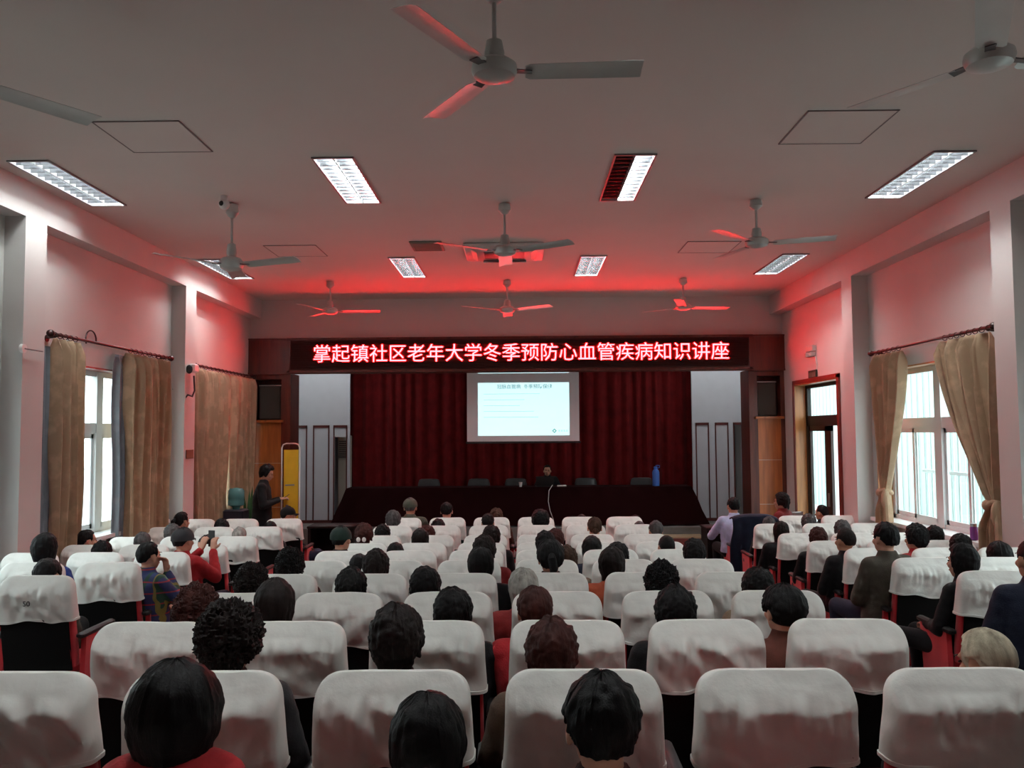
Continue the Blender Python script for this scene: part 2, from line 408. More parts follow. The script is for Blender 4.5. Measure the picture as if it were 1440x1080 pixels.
def rod(X, y0, y1, z, side, rings, label):
    r = empty('curtain_rod', (X, y0, z))
    b = MB(); b.cyl((0, 0, 0), (0, y1-y0, 0), 0.017, n=12); b.build('pole', M_darkmetal, r)
    for y in (0, y1-y0):
        b = MB(); s = 1 if y else -1
        b.ell((0, y+s*0.035, 0), (0.036, 0.04, 0.036)); b.cyl((0, y-s*0.01, 0), (0, y+s*0.01, 0), 0.026, n=12); b.build('finial', M_darkmetal, r)
    for y in (0.12, y1-y0-0.12):
        b = MB(); b.cyl((0, y, -0.005), (side*0.14, y, -0.03), 0.012, n=8); b.cyl((side*0.115, y, -0.03), (side*0.125, y, -0.03), 0.035, n=12); b.build('bracket', M_darkmetal, r)
    for y in rings:
        b = MB(); pts = [(math.cos(a)*0.0 + 0, y-y0, 0) for a in (0,)]
        pts = [(0.026*math.cos(2*PI*i/12), y-y0, -0.008+0.026*math.sin(2*PI*i/12)) for i in range(13)]
        b.tube(pts, 0.004, 6); b.build('ring', M_darkmetal, r)
    return tag(r, label, 'curtain rod')
def frange(a, b, n): return [a+(b-a)*i/(n-1) for i in range(n)]
RX = XL+0.14; RXR = XR-0.15
rod(RX, 7.98, 10.68, 3.07, -1, frange(8.02, 8.4, 5)+frange(9.6, 10.6, 9), 'dark curtain rod with ball ends above the open left-hand window')
rod(RX, 11.54, 14.05, 3.05, -1, frange(11.6, 14.0, 16), 'dark curtain rod over the closed curtain at the front left')
rod(RXR, 7.7, 10.32, 3.03, 1, frange(7.75, 8.55, 8)+frange(9.6, 10.25, 6), 'dark curtain rod with ball ends above the right-hand window')
def curtain(label, **k):
    o = pleat_sheet('curtain', M_curt, **k); return tag(o, label, 'curtain')
c1 = curtain('tan curtain at the near edge of the open left-hand window', y0=7.99, y1=8.44, ztop=3.03, zbot=0.35, X=RX, pleats=3, amp=0.085, seed=1)
pleat_sheet('lining', M_lining, 7.80, 8.12, 2.95, 0.35, RX-0.045, pleats=2.5, amp=0.03, parent=c1, seed=5)
c2 = curtain('tan patterned curtain beside the pillar, far edge of the open left-hand window', y0=9.52, y1=10.68, ztop=3.03, zbot=0.35, X=RX, pleats=6, amp=0.075, seed=2)
pleat_sheet('lining', M_lining, 9.36, 9.62, 3.0, 0.35, RX-0.05, pleats=2, amp=0.03, parent=c2, seed=6)
curtain('near half of the closed tan curtain at front left', y0=11.55, y1=12.78, ztop=3.01, zbot=0.5, X=RX, pleats=8, amp=0.06, seed=3)
curtain('far half of the closed tan curtain, beside the standing man', y0=12.84, y1=14.05, ztop=3.01, zbot=0.5, X=RX, pleats=8, amp=0.06, seed=4)
def tieback(X, y, z, parent, hang):
    b = MB(); pts = [(X+0.06*math.cos(a), y+0.085*math.sin(a), z+0.02*math.sin(2*a)) for a in [2*PI*i/16 for i in range(17)]]
    b.tube(pts, 0.022, 8)
    b.ell((X-0.05, y+hang*0.10, z-0.09), (0.05, 0.05, 0.12)); b.ell((X-0.05, y-hang*0.06, z-0.02), (0.04, 0.05, 0.05))
    b.tube([(X-0.05, y+hang*0.12, z-0.05), (X-0.06, y+hang*0.15, z-0.25), (X-0.05, y+hang*0.14, z-0.5)], [0.03, 0.035, 0.045], 8)
    return b.build('tieback', M_curt, parent)
c3 = curtain('tan curtain tied back at the far side of the right window', y0=9.52, y1=10.28, ztop=2.99, zbot=0.35, X=RXR, tie=(1.37, 9.98, 10.13, 9.98, 10.24), pleats=4.5, amp=0.07, seed=8, side=1)
tieback(RXR, 10.05, 1.37, c3, -1)
c4 = curtain('tan curtain swept aside and tied at the near side of the right window', y0=7.76, y1=8.62, ztop=2.99, zbot=0.35, X=RXR, tie=(1.42, 7.68, 7.82, 7.66, 7.95), pleats=5, amp=0.085, seed=9, side=1)
tieback(RXR, 7.74, 1.42, c4, -1)

# ------------------------------------------------------------------ proscenium, sign, stage
Yf = 14.2
b = MB(); b.box(XL, XR, Yf, YB+0.1, 3.12, 3.705); b.box(XL, XR, Yf-0.015, Yf, 3.685, 3.712); b.box(XL, XR, Yf-0.015, Yf, 3.10, 3.135)
fa = b.build('fascia_board', M_maho, smooth=False); fa.name = 'trim_20'; struct(fa)
sign = empty('led_sign', (-0.02, Yf-0.06, 3.415))
b = MB(); b.box(-3.89, 3.88, 0, 0.055, -0.27, 0.27); b.build('display', M_led, sign, False)
b = MB()
for (x0, x1, z0, z1) in ((-3.93, 3.92, 0.255, 0.295), (-3.93, 3.92, -0.295, -0.255), (-3.93, -3.87, -0.29, 0.29), (3.86, 3.92, -0.29, 0.29)): b.box(x0, x1, -0.012, 0.055, z0, z1)
b.build('frame', M_maho, sign, False)
b = MB()
for k in range(24): b.box(-3.85, 3.84, -0.0305, 0.0, -0.23+k*0.02-0.0005, -0.23+k*0.02+0.0005)
b.build('added_visor_fins', M_led, sign, False)  # fins added to hold back the sign's steep light on the ceiling
me = text_mesh('掌起镇社区老年大学冬季预防心血管疾病知识讲座', 0.319, 'lettering', 0.0, 0.003)
me.materials.clear(); me.materials.append(M_ledtxt)
t = link('lettering', me, sign, (0.02, -0.020, 0.0)); t.rotation_euler = (PI/2, 0, 0)
tag(sign, 'long LED sign with glowing red Chinese characters above the stage', 'sign')

def side_pillar(nm, x0, x1, sx0, sx1, zs0, zs1, split):
    root = struct(empty(nm, ((x0+x1)/2, YB, 0))); cx = (x0+x1)/2
    y0, y1 = -0.04, 0.5
    b = MB()
    b.box(x0-cx, sx0-cx, y0, y1, 0, 3.12); b.box(sx1-cx, x1-cx, y0, y1, 0, 3.12)
    b.box(sx0-cx, sx1-cx, y0, y1, zs1+0.0, 3.12); b.box(sx0-cx, sx1-cx, 0.3, y1, zs0, zs1)
    b.build('pillar_casing', M_maho, root, False)
    b = MB(); b.box(sx0-cx, sx1-cx, y0+0.01, y1, 0, zs0-0.04); b.build('lower_panel', M_wood, root, False)
    b = MB()
    for z in split: b.box(sx0-cx, sx1-cx, y0+0.004, y0+0.012, z-0.004, z+0.004)
    b.build('panel_joint', mat('pale_joint', (0.55, 0.42, 0.30), 0.4), root, False)
    b = MB(); b.box(sx0-cx-0.05, sx1-cx+0.04, y0-0.06, 0.3, zs0-0.04, zs0); b.build('ledge', M_wood, root, False)
    return root
side_pillar('trim_21', XL, -3.91, -4.53, -4.07, 2.33, 3.02, (1.6, 0.86))
side_pillar('trim_22', 3.85, XR+0.0, 3.99, 4.38, 2.33, 3.02, (1.6, 0.86))
def loudspeaker(x0, x1, label):
    r = empty('loudspeaker', ((x0+x1)/2, YB+0.1, 2.33)); h = (x1-x0)/2
    MB().rbox(-h, h, -0.0, 0.18, 0.0, 0.62, 0.01).build('cabinet', M_black, r)
    MB().rbox(-h+0.02, h-0.02, -0.018, 0.004, 0.02, 0.58, 0.008).build('grille', M_grille, r)
    MB().box(-h+0.01, h-0.01, -0.022, 0.0, 0.585, 0.6).build('trim_strip', M_metal, r)
    tag(r, label, 'loudspeaker')
loudspeaker(-4.50, -4.10, 'dark grille loudspeaker set in the wooden pillar left of the stage')
loudspeaker(4.01, 4.36, 'dark grille loudspeaker set in the wooden pillar right of the stage')

# stage: low platform, back panels, velvet curtain
ZST = 0.30
st = MB(); st.box(XL, XR, 16.0, 17.75, 0, ZST); st.box(XL, XR, 15.97, 16.03, ZST-0.03, ZST+0.004)
struct(st.build('floor_stage', mat('grey_stage_boards', (0.20, 0.20, 0.19), 0.4, var=0.15), smooth=False))
def back_panel(nm, x0, x1, door_x0, door_x1, door_z, frames):
    r = struct(empty(nm, ((x0+x1)/2, 17.0, 0))); cx = (x0+x1)/2
    b = MB()
    b.box(x0-cx, door_x0-cx, 0, 0.06, ZST, ZC); b.box(door_x1-cx, x1-cx, 0, 0.06, ZST, ZC); b.box(door_x0-cx, door_x1-cx, 0, 0.06, door_z, ZC)
    b.build('panel', M_panel, r, False)
    b = MB()
    for (a, c, z) in frames:
        b.box(a-cx, a-cx+0.022, -0.02, 0, ZST, z); b.box(c-cx-0.022, c-cx, -0.02, 0, ZST, z); b.box(a-cx, c-cx, -0.02, 0, z-0.05, z)
    b.build('moulding', mat('dark_red_moulding', (0.10, 0.02, 0.018), 0.4), r, False)
    b = MB(); b.box(x0-cx, x1-cx, -0.015, 0, ZST, ZST+0.06); b.build('skirting', MATS['dark_red_moulding'], r, False)
back_panel('wall_stage_left', XL, -3.46, -3.77, -3.53, 2.02, [(-4.66+0.04, -4.32, 2.26), (-4.20, -3.87, 2.26), (-3.79, -3.51, 2.26)])
back_panel('wall_stage_right', 3.44, XR, 4.275, 4.42, 2.2, [(3.5, 3.77, 2.26), (3.89, 4.16, 2.26), (4.255, 4.44, 2.26)])
b = MB(); b.box(4.26, 4.30, 0, 0.04, ZST, 2.2)
dk = empty('air_conditioner', (-3.64, 17.35, ZST))
MB().rbox(-0.14, 0.14, 0, 0.3, 0, 1.75, 0.02).build('cabinet', mat('aged_white_cabinet', (0.45, 0.42, 0.36), 0.5), dk)
b = MB()
for k in range(9): b.box(-0.11, 0.11, -0.012, 0.0, 1.3+k*0.04, 1.32+k*0.04)
b.build('louvre', M_black, dk, False)
tag(dk, 'tall floor-standing air conditioner behind the left stage doorway', 'air conditioner')
nu = 420
def scf(u, v):
    x = -3.62+7.22*u
    ph = 0.4*math.sin(x*2.3)+0.3*math.sin(x*5.1)
    d = math.sin(x*26+ph*3)*0.05+math.sin(x*11+1)*0.025+noise.noise(Vector((x*3, v*2, 3)))*0.03
    return (x, 17.42+d*(0.7+0.3*v), ZC-0.02+(ZST+0.02-ZC)*v)
vs, fs = grid(scf, nu, 20)
o = MB().add(vs, fs).build('stage_curtain', M_stagecurt); tag(o, 'maroon velvet curtain hanging across the back of the stage', 'curtain')
sol = o.modifiers.new('thickness', 'SOLIDIFY'); sol.thickness = 0.006
struct(MB().box(-3.5, 3.48, 17.0, 17.06, 3.6, ZC).build('trim_23', M_stagecurt, smooth=False))

# projection screen
sp0, sp1 = at(656.5, 521, 15.0), at(815, 620, 15.0)
scr = empty('projection_screen', ((sp0.x+sp1.x)/2, 15.0, sp1.z)); sw = (sp1.x-sp0.x)/2; sh = 3.45-sp1.z
MB().box(-sw, sw, 0, 0.004, 0, sh).build('sheet', mat('screen_white', (0.80, 0.84, 0.86), 0.8), scr, False)
MB().cyl((-sw-0.02, 0, -0.02), (sw+0.02, 0, -0.02), 0.018).build('bottom_bar', M_black, scr)
MB().rbox(-sw-0.08, sw+0.08, -0.05, 0.06, sh-0.02, sh+0.1, 0.01).build('housing', M_white, scr)
for sx in (-0.8, 0.8): MB().cyl((sx, 0, sh+0.09), (sx, 0, ZC-scr.location.z), 0.008, n=8).build('hanger', M_metal, scr)
# the projected slide: lit picture on the sheet
i0, i1 = at(672, 538.5, 14.99), at(801, 612, 14.99)
sl = MB().box(-(i1.x-i0.x)/2, (i1.x-i0.x)/2, 0, 0.002, 0, i0.z-i1.z).build('projected_slide', mat('slide_light', (0.5, 0.5, 0.5), 0.8, emit=(0.66, 0.98, 1.0), estr=0.92), scr, False)
sl.location = ((i0.x+i1.x)/2-scr.location.x, -0.004, i1.z-scr.location.z)
iw, ih = (i1.x-i0.x), (i0.z-i1.z)
tp = MB().box(-iw/2, iw/2, 0, 0.002, 0, 0.035).build('projected_edge', MATS['slide_light'], scr, False)
tp.location = (sl.location.x, -0.004, at(730, 524.6, 14.99).z-scr.location.z)
mt_teal = mat('slide_title_ink', (0.1, 0.1, 0.1), 0.8, emit=(0.20, 0.42, 0.45), estr=0.8)
mt_pale = mat('slide_text_ink', (0.2, 0.2, 0.2), 0.8, emit=(0.50, 0.82, 0.80), estr=0.92)
me = text_mesh('冠脉血管病  冬季预防保健', 0.085, 'slide_title', 0.001, 0.0005); me.materials.clear(); me.materials.append(mt_teal)
q = link('slide_title', me, sl, (0.02, -0.003, ih*0.92)); q.rotation_euler = (PI/2, 0, 0)
b = MB()
for k, wd in enumerate((0.62, 0.45, 0.40, 0.55, 0.6)): b.box(-iw/2+0.10, -iw/2+0.10+iw*wd, 0, 0.0015, ih*(0.78-0.11*k), ih*(0.795-0.11*k))
q = b.build('slide_text', mt_pale, sl, False); q.location = (0, -0.0015, 0)
b = MB(); r0 = 0.042
for k in range(4):
    a0 = PI/2*k; p = [Vector((math.cos(a0)*r, 0, math.sin(a0)*r)) for r in (r0, r0*0.5)] + [Vector((math.cos(a0+PI/2)*r, 0, math.sin(a0+PI/2)*r)) for r in (r0*0.5, r0)]
    b.add(p, [(0, 1, 2, 3)])
q = b.build('slide_emblem', mat('slide_green', (0.05, 0.1, 0.1), 0.8, emit=(0.10, 0.42, 0.36), estr=0.8), sl, False); q.location = (iw*0.335, -0.003, ih*0.085)
b = MB()
for k in range(4): b.box(k*0.045, k*0.045+0.032, 0, 0.001, -0.018, 0.018)
q = b.build('slide_caption', mt_pale, sl, False); q.location = (iw*0.335+0.07, -0.003, ih*0.085)
tag(scr, 'pull-down projection screen showing a pale blue slide over the stage', 'screen')

# covered head table
tx0, tx1 = at(489, 685, 16.3).x, at(971, 683, 16.3).x
zt = at(730, 685, 16.25).z
tb = empty('head_table', ((tx0+tx1)/2, 16.45, ZST)); hw = (tx1-tx0)/2; H = zt-ZST
b = MB(); b.box(-hw+0.01, hw-0.01, -0.22, 0.28, H-0.04, H-0.006)
for x in frange(-hw+0.1, hw-0.1, 5):
    for y in (-0.18, 0.24): b.box(x-0.02, x+0.02, y-0.02, y+0.02, 0, H-0.04)
b.build('frame', M_maho, tb, False)
ck = MB(); per = []
rings = []
NP = 200
for i, (z, fl) in enumerate(((H, 0.0), (H-0.01, 0.012), (H*0.7, 0.08), (H*0.4, 0.17), (0.02, 0.26))):
    ring = []
    for k in range(NP):
        s = k/NP*4
        wx = hw+fl*1.2; wy0 = -0.26-fl*0.22; wy1 = 0.3+fl*0.2
        P_ = 2*(2*wx+wy1-wy0); d = k/NP*P_
        wv = math.sin(d*14)*0.012*i/2
        if d < 2*wx: p = (-wx+d, wy0-wv, z)
        elif d < 2*wx+(wy1-wy0): p = (wx+wv, wy0+d-2*wx, z)
        elif d < 4*wx+(wy1-wy0): p = (wx-(d-2*wx-(wy1-wy0)), wy1+wv, z)
        else: p = (-wx-wv, wy1-(d-4*wx-(wy1-wy0)), z)
        ring.append(p)
    rings.append(ring)
ck.loft(rings, caps=False); ck.add(rings[0], [tuple(range(NP))])
o = ck.build('tablecloth', M_cloth); o.location = tb.location
tag(o, 'dark maroon cloth draped to the stage floor over the long head table', 'tablecloth')
tag(tb, 'long head table standing under the dark maroon cloth on the stage', 'table')
TZ = zt+0.002

def stage_chair(x, label):
    r = empty('conference_chair', (x, 17.05, ZST)); mm = mat('dark_grey_leather', (0.03, 0.034, 0.036), 0.4)
    rings = []
    for z, wd, t_ in ((0.42, 0.2, 0.05), (0.6, 0.225, 0.06), (0.75, 0.225, 0.06), (0.84, 0.2, 0.05), (0.86, 0.15, 0.03)):
        rings.append([(wd*math.cos(a), 0.1+t_*math.sin(a), z) for a in [2*PI*i/20 for i in range(20)]])
    MB().loft(rings).build('backrest', mm, r)
    MB().rbox(-0.22, 0.22, -0.35, 0.08, 0.38, 0.45, 0.02).build('seat', mm, r)
    for (dx, dy) in ((-0.19, -0.3), (0.19, -0.3), (-0.19, 0.06), (0.19, 0.06)): MB().cyl((dx, dy, 0), (dx, dy, 0.4), 0.015, n=8).build('leg', M_black, r)
    tag(r, label, 'chair', 'grey chairs behind the head table')
for x, lb in ((602, 'dark grey chair behind the head table, farthest left'), (672, 'dark grey chair behind the table under the screen, left'), (724, 'dark grey chair just left of the speaker'), (822, 'dark grey chair just right of the speaker'), (900, 'dark grey chair behind the blue bottle on the table')):
    stage_chair((x-732)*17.1/F, lb)

# things on the table
p = at(922.5, 683, 16.3)
r = empty('water_bottle', (p.x, 16.3, TZ)); bm_ = mat('blue_bottle_plastic', (0.05, 0.16, 0.55), 0.35)
MB().lathe([(0.03, 0), (0.066, 0.004), (0.068, 0.02), (0.068, 0.26), (0.055, 0.30), (0.035, 0.32), (0.033, 0.325)]).build('body', bm_, r)
MB().lathe([(0.037, 0.325), (0.037, 0.365), (0.03, 0.37), (0.0, 0.372)]).build('cap', bm_, r)
MB().tube([(0.037, 0, 0.34), (0.07, 0, 0.355), (0.075, 0, 0.39), (0.04, 0, 0.395), (0.0, 0, 0.39)], 0.007, 8).build('loop_handle', bm_, r)
tag(r, 'tall blue water bottle standing on the head table', 'bottle')
p = at(732, 684, 16.3)
r = MB().lathe([(0.0, 0.0), (0.026, 0.0), (0.037, 0.09), (0.034, 0.09), (0.024, 0.004), (0.0, 0.004)]).build('paper_cup', M_white); r.location = (p.x, 16.3, TZ)
tag(r, 'white paper cup on the table left of the speaker', 'cup')
p = at(790, 683, 16.3)
r = MB().rbox(-0.09, 0.09, -0.05, 0.05, 0, 0.03, 0.008).build('paper_pad', M_white); r.location = (p.x, 16.28, TZ)
tag(r, 'white pad of paper lying right of the speaker', 'paper')
r = empty('laptop', (at(766, 680, 16.35).x, 16.3, TZ))
MB().rbox(-0.17, 0.17, 0, 0.23, 0, 0.018, 0.004).build('base', M_black, r)
b = MB().rbox(-0.17, 0.17, -0.004, 0.004, 0, 0.19, 0.003).build('lid', M_black, r); b.rotation_euler = (0.25, 0, 0); b.location = (0, 0.0, 0.015)
tag(r, 'open black laptop with its lid towards the hall before the speaker', 'laptop')
c0 = [at(777, 682, 16.05), at(772, 690, 15.98), at(771, 705, 15.95), at(773.5, 718, 15.92), at(778, 730, 15.9), at(781, 745, 15.88)]
pts = []
for i in range(len(c0)-1):
    for k in range(6): pts.append(c0[i].lerp(c0[i+1], k/6))
pts.append(Vector((c0[-1].x+0.05, 15.85, 0.05)))
r = MB().tube(pts, 0.006, 6).build('cable', M_white); tag(r, 'thin white cable hanging over the front of the head table', 'cable')

# steps and small furniture before the stage
p0, p1 = at(946, 752, 15.6), at(990, 752, 15.6)
r = empty('stage_step', ((p0.x+p1.x)/2, 15.6, 0)); hw_ = (p1.x-p0.x)/2
MB().box(-hw_-0.3, hw_, 0, 0.37, 0, 0.135).build('riser', M_trimred, r, False); MB().box(-hw_-0.3, hw_, -0.02, 0.37, 0.135, 0.165).build('tread', mat('pale_step_wood', (0.45, 0.33, 0.2), 0.4), r, False)
tag(r, 'low wooden step with pale tread in front of the stage at right', 'step')
M_desk = mat('dark_desk_wood', (0.012, 0.006, 0.005), 0.5, spec=0.2)
def desk(x0, x1, y, h, label):
    r = empty('side_desk', ((x0+x1)/2, y, 0)); hw = (x1-x0)/2
    MB().rbox(-hw, hw, -0.2, 0.25, h-0.035, h, 0.006).build('top', M_desk, r); MB().box(-hw+0.03, hw-0.03, 0.2, 0.22, 0.1, h-0.035).build('modesty_panel', M_desk, r, False)
    for x in (-hw+0.03, hw-0.03): MB().box(x-0.02, x+0.02, -0.18, 0.22, 0, h-0.035).build('side_panel', M_desk, r, False)
    tag(r, label, 'desk')
desk(-3.15, -2.45, 12.6, 0.74, 'dark wooden desk before the stage, left of the aisle')
desk(2.55, 3.45, 11.95, 0.76, 'dark wooden desk where the man in the pale shirt writes')

# yellow banner on a metal tube stand
p0, p1 = at(397, 624, 12.5), at(421, 624, 12.5)
hw = (p1.x-p0.x)/2; H = p0.z
r = empty('banner_stand', ((p0.x+p1.x)/2, 12.5, 0), 0.25)
MB().tube([(-hw, 0, 0.02), (-hw, 0, H-0.06), (-hw+0.02, 0, H-0.015), (-hw+0.06, 0, H), (hw-0.06, 0, H), (hw-0.02, 0, H-0.015), (hw, 0, H-0.06), (hw, 0, 0.02)], 0.011, 8).build('frame', M_chrome, r)
MB().box(-hw-0.02, hw+0.02, -0.16, 0.16, 0, 0.025).build('base', M_metal, r, False)
def bf(u, v): return (-hw+0.03+(2*hw-0.045)*u, 0.006*math.sin(v*9+u*4), H-0.09-(H-0.25)*v)
vs, fs = grid(bf, 8, 24)
MB().add(vs, fs).build('banner', mat('yellow_banner', (0.72, 0.42, 0.015), 0.5, var=0.15, vscale=3), r)
b = MB(); b.box(-hw+0.05, hw-0.07, -0.012, -0.008, H-0.62, H-0.60); b.box(-hw+0.06, -hw+0.10, -0.012, -0.008, H-1.2, H-0.9)
b.build('banner_print', mat('grey_print', (0.2, 0.2, 0.25), 0.6), r, False)
tag(r, 'narrow yellow banner on a metal tube stand beside the stage', 'banner')

# water dispenser with teal bottle, and a potted plant, front left
p = at(332, 716, 12.6)
r = empty('water_dispenser', (p.x, 12.6, 0)); zt = p.z
MB().rbox(-0.15, 0.15, -0.15, 0.15, 0, zt, 0.02).build('cabinet', mat('dark_cabinet', (0.02, 0.025, 0.04), 0.4), r)
MB().lathe([(0.05, zt), (0.06, zt+0.04), (0.115, zt+0.06), (0.118, zt+0.12), (0.112, zt+0.14), (0.118, zt+0.16), (0.118, zt+0.27), (0.09, zt+0.31), (0.0, zt+0.32)]).build('bottle', mat('teal_water_bottle', (0.10, 0.34, 0.34), 0.2), r)
tag(r, 'dark water dispenser topped by a teal water bottle below the curtain', 'water dispenser')
p = at(347, 712, 13.0)
r = empty('potted_plant', (p.x+0.02, 13.0, 0))
MB().lathe([(0.12, 0), (0.17, 0.3), (0.18, 0.32), (0.15, 0.32), (0.0, 0.28)]).build('pot', M_white, r)
b = MB(); rr = random.Random(3)
for k in range(46):
    a = rr.random()*6.28; h = 0.75+rr.random()*0.55; R = 0.05+rr.random()*0.2
    base = Vector((0.03*math.cos(a), 0.03*math.sin(a), 0.3)); tip = Vector((R*math.cos(a), R*math.sin(a), h))
    mid = (base+tip)/2+Vector((0, 0, 0.08)); sd = Vector((-math.sin(a), math.cos(a), 0))*0.03
    b.add([base-sd*0.3, base+sd*0.3, mid+sd, tip, mid-sd], [(0, 1, 2, 4), (4, 2, 3)])
b.build('leaves', mat('plant_leaf', (0.04, 0.13, 0.04), 0.5), r)
tag(r, 'green leafy plant in a pot behind the standing man', 'plant')
p = at(316, 722, 12.0)
r = MB().lathe([(0.0, 0), (0.07, 0), (0.09, 0.22), (0.085, 0.22), (0.06, 0.01), (0.0, 0.01)]).build('white_bucket', M_white); r.location = (p.x, 12.0, 0.62)
tag(r, 'white pot on a stool under the closed tan curtain', 'pot')
s_ = empty('stool', (p.x, 12.0, 0)); MB().rbox(-0.15, 0.15, -0.15, 0.15, 0.59, 0.62, 0.005).build('seat', M_wood, s_)
for dx in (-0.12, 0.12):
    for dy in (-0.12, 0.12): MB().cyl((dx, dy, 0), (dx, dy, 0.59), 0.015, n=8).build('leg', M_wood, s_)
tag(s_, 'wooden stool carrying the white pot below the closed curtain', 'stool')

# purple thermos on the right window sill
p = atX(1367, 757, 4.40)
r = empty('thermos_cup', (4.42, p.y, 1.014)); pm = mat('purple_enamel', (0.16, 0.03, 0.20), 0.3)
MB().lathe([(0.03, 0), (0.036, 0.005), (0.036, 0.12), (0.03, 0.13)]).build('body', pm, r); MB().lathe([(0.033, 0.13), (0.033, 0.16), (0.0, 0.163)]).build('lid', M_metal, r)
tag(r, 'purple thermos cup standing on the right-hand window sill', 'cup')

# ------------------------------------------------------------------ wall fittings
r = empty('wall_speaker', (XL+0.205, 11.2, 2.98)); MB().rbox(0, 0.08, -0.09, 0.09, -0.06, 0.06, 0.02).build('housing', M_white, r); MB().ell((0.02, -0.10, -0.02), (0.045, 0.025, 0.06)).build('lens', M_black, r)
tag(r, 'small white camera housing mounted on the left pillar', 'camera')
pts = [Vector((XL+0.03, 11.05, 2.70)).lerp(Vector((XL+0.21, 11.1, 2.62)), k/6) + Vector((0, 0, -0.16*math.sin(PI*k/6)*0.7)) for k in range(7)]
pts += [Vector((XL+0.25, 11.15, 2.60)), Vector((XL+0.26, 11.2, 2.68)), Vector((XL+0.24, 11.22, 2.88))]
q = MB().tube(pts, 0.012, 8).build('cable', M_black); tag(q, 'loose black cable looping from the left pillar to the camera', 'cable')
p = atX(259, 639, XL+0.19)
q = empty('wall_plate', (XL+0.195, 11.22, p.z)); MB().rbox(0, 0.012, -0.12, 0.12, -0.06, 0.06, 0.004).build('plate', mat('brown_plate', (0.22, 0.09, 0.05), 0.5), q)
tag(q, 'small brown plate fixed to the left pillar', 'plate')
p = atX(30, 490, XL+0.19)
q = empty('wall_rod', (XL+0.19, p.y, p.z)); MB().cyl((0, 0, 0), (0.03, 0, 0), 0.04, n=12).build('mount', M_white, q); MB().cyl((0.03, 0, 0), (0.03, 0.28, 0.0), 0.007, n=8).build('rod', M_metal, q)
tag(q, 'short metal rod on a round mount on the near left pillar', 'fitting')
pts = []
p = atX(128, 478, XL+0.02)
for i in range(15):
    a = -0.3+i/14*(PI+0.8); pts.append((XL+0.02, p.y+0.11*math.cos(a), p.z+0.10*math.sin(a)))
q = MB().tube(pts, 0.008, 6).build('cable', M_black); tag(q, 'short black cable loop above the open left-hand window', 'cable')
p = atX(1142, 527, XR-0.03)
q = empty('exit_sign', (XR-0.02, p.y, p.z)); MB().rbox(-0.012, 0.012, -0.17, 0.17, -0.07, 0.07, 0.004).build('case', mat('dark_green_sign', (0.01, 0.03, 0.02), 0.4), q)
b = MB()
for k in range(4): b.box(-0.015, -0.011, -0.13+k*0.07, -0.09+k*0.07, -0.035, 0.035)
b.build('symbols', mat('sign_symbol', (0.12, 0.16, 0.12), 0.5), q, False)
tag(q, 'small dark exit sign above the right-hand door', 'sign')
p = atX(1140, 490, XR-0.03)
q = empty('emergency_lamp', (XR-0.0, p.y, p.z)); MB().rbox(-0.06, 0, -0.16, 0.16, -0.05, 0.04, 0.01).build('case', mat('pinkish_white_case', (0.55, 0.45, 0.42), 0.5), q)
for s in (-1, 1): MB().lathe([(0.02, -0.03), (0.05, -0.02), (0.055, 0.03), (0.0, 0.04)], (-0.04, s*0.10, -0.10)).build('lamp_head', MATS['pinkish_white_case'], q)
MB().tube([(-0.01, -0.12, -0.12), (-0.01, -0.2, -0.25), (-0.01, -0.16, -0.38), (-0.01, 0.0, -0.42)], 0.006, 6).build('wire', M_white, q)
tag(q, 'twin-headed emergency lamp with dangling wire above the exit sign', 'lamp')
p = atX(1192, 683, XR-0.03)
q = MB().rbox(-0.01, 0, -0.045, 0.045, -0.06, 0.06, 0.004).build('light_switch', M_white); q.location = (XR, p.y, p.z); tag(q, 'white light switch on the wall between door and right window', 'switch')

# ------------------------------------------------------------------ ceiling lights
def light_fixture(dead=()):
    """recessed louvre light: housing reaches up into the ceiling, two bays with a tube each"""
    r = empty('ceiling_light')
    W, Lh, D, U = 0.153, 0.603, 0.012, 0.105
    b = MB()
    b.box(-W, -W+0.014, -Lh, Lh, -D, 0.0); b.box(W-0.014, W, -Lh, Lh, -D, 0.0); b.box(-W+0.014, W-0.014, -Lh, -Lh+0.016, -D, 0); b.box(-W+0.014, W-0.014, Lh-0.016, Lh, -D, 0)
    b.build('frame', M_ltframe, r, False)
    for s in (-1, 1):
        pts = [(s*0.072+0.067*math.cos(a), -0.006+(U-0.006)*math.sin(a)**0.8) for a in [PI*i/12 for i in range(12)]+[PI-1e-6]]
        vs, fs = grid(lambda u, v: (pts[round(u*12)][0], -Lh+0.017+(2*Lh-0.034)*v, pts[round(u*12)][1]), 12, 1)
        rf = MB().add(vs, fs).add([vs[q] for q in range(13)], [tuple(range(13))]).add([vs[q] for q in range(13, 26)], [tuple(range(13))])
        rf.build('reflector', M_refl, r)
        t = MB().cyl((s*0.072, -0.575, 0.066), (s*0.072, 0.575, 0.066), 0.014, n=12)
        t.build('tube', M_tubeoff if s in dead else M_tube, r)
        b = MB()
        for k in range(1, 13):
            y = -Lh+k*2*Lh/13; x0, x1 = s*0.072-0.064, s*0.072+0.064
            b.add([(x0, y-0.006, 0.022), (x1, y-0.006, 0.022), (x1, y+0.006, 0.022), (x0, y+0.006, 0.022), (x0, y-0.004, -0.008), (x1, y-0.004, -0.008), (x1, y+0.004, -0.008), (x0, y+0.004, -0.008)],
                  [(0, 1, 5, 4), (3, 2, 6, 7), (4, 5, 6, 7), (0, 4, 7, 3), (1, 2, 6, 5), (0, 3, 2, 1)])
        b.build('louvre', M_blade, r, False)
    return r
proto = light_fixture(); protodead = light_fixture((-1,))
rown = {1: 'nearer row of lights', 2: 'farther row of lights'}
first = True; firstd = True
names = ('near the left wall', 'left of the middle fan', 'right of the middle fan', 'near the right wall')
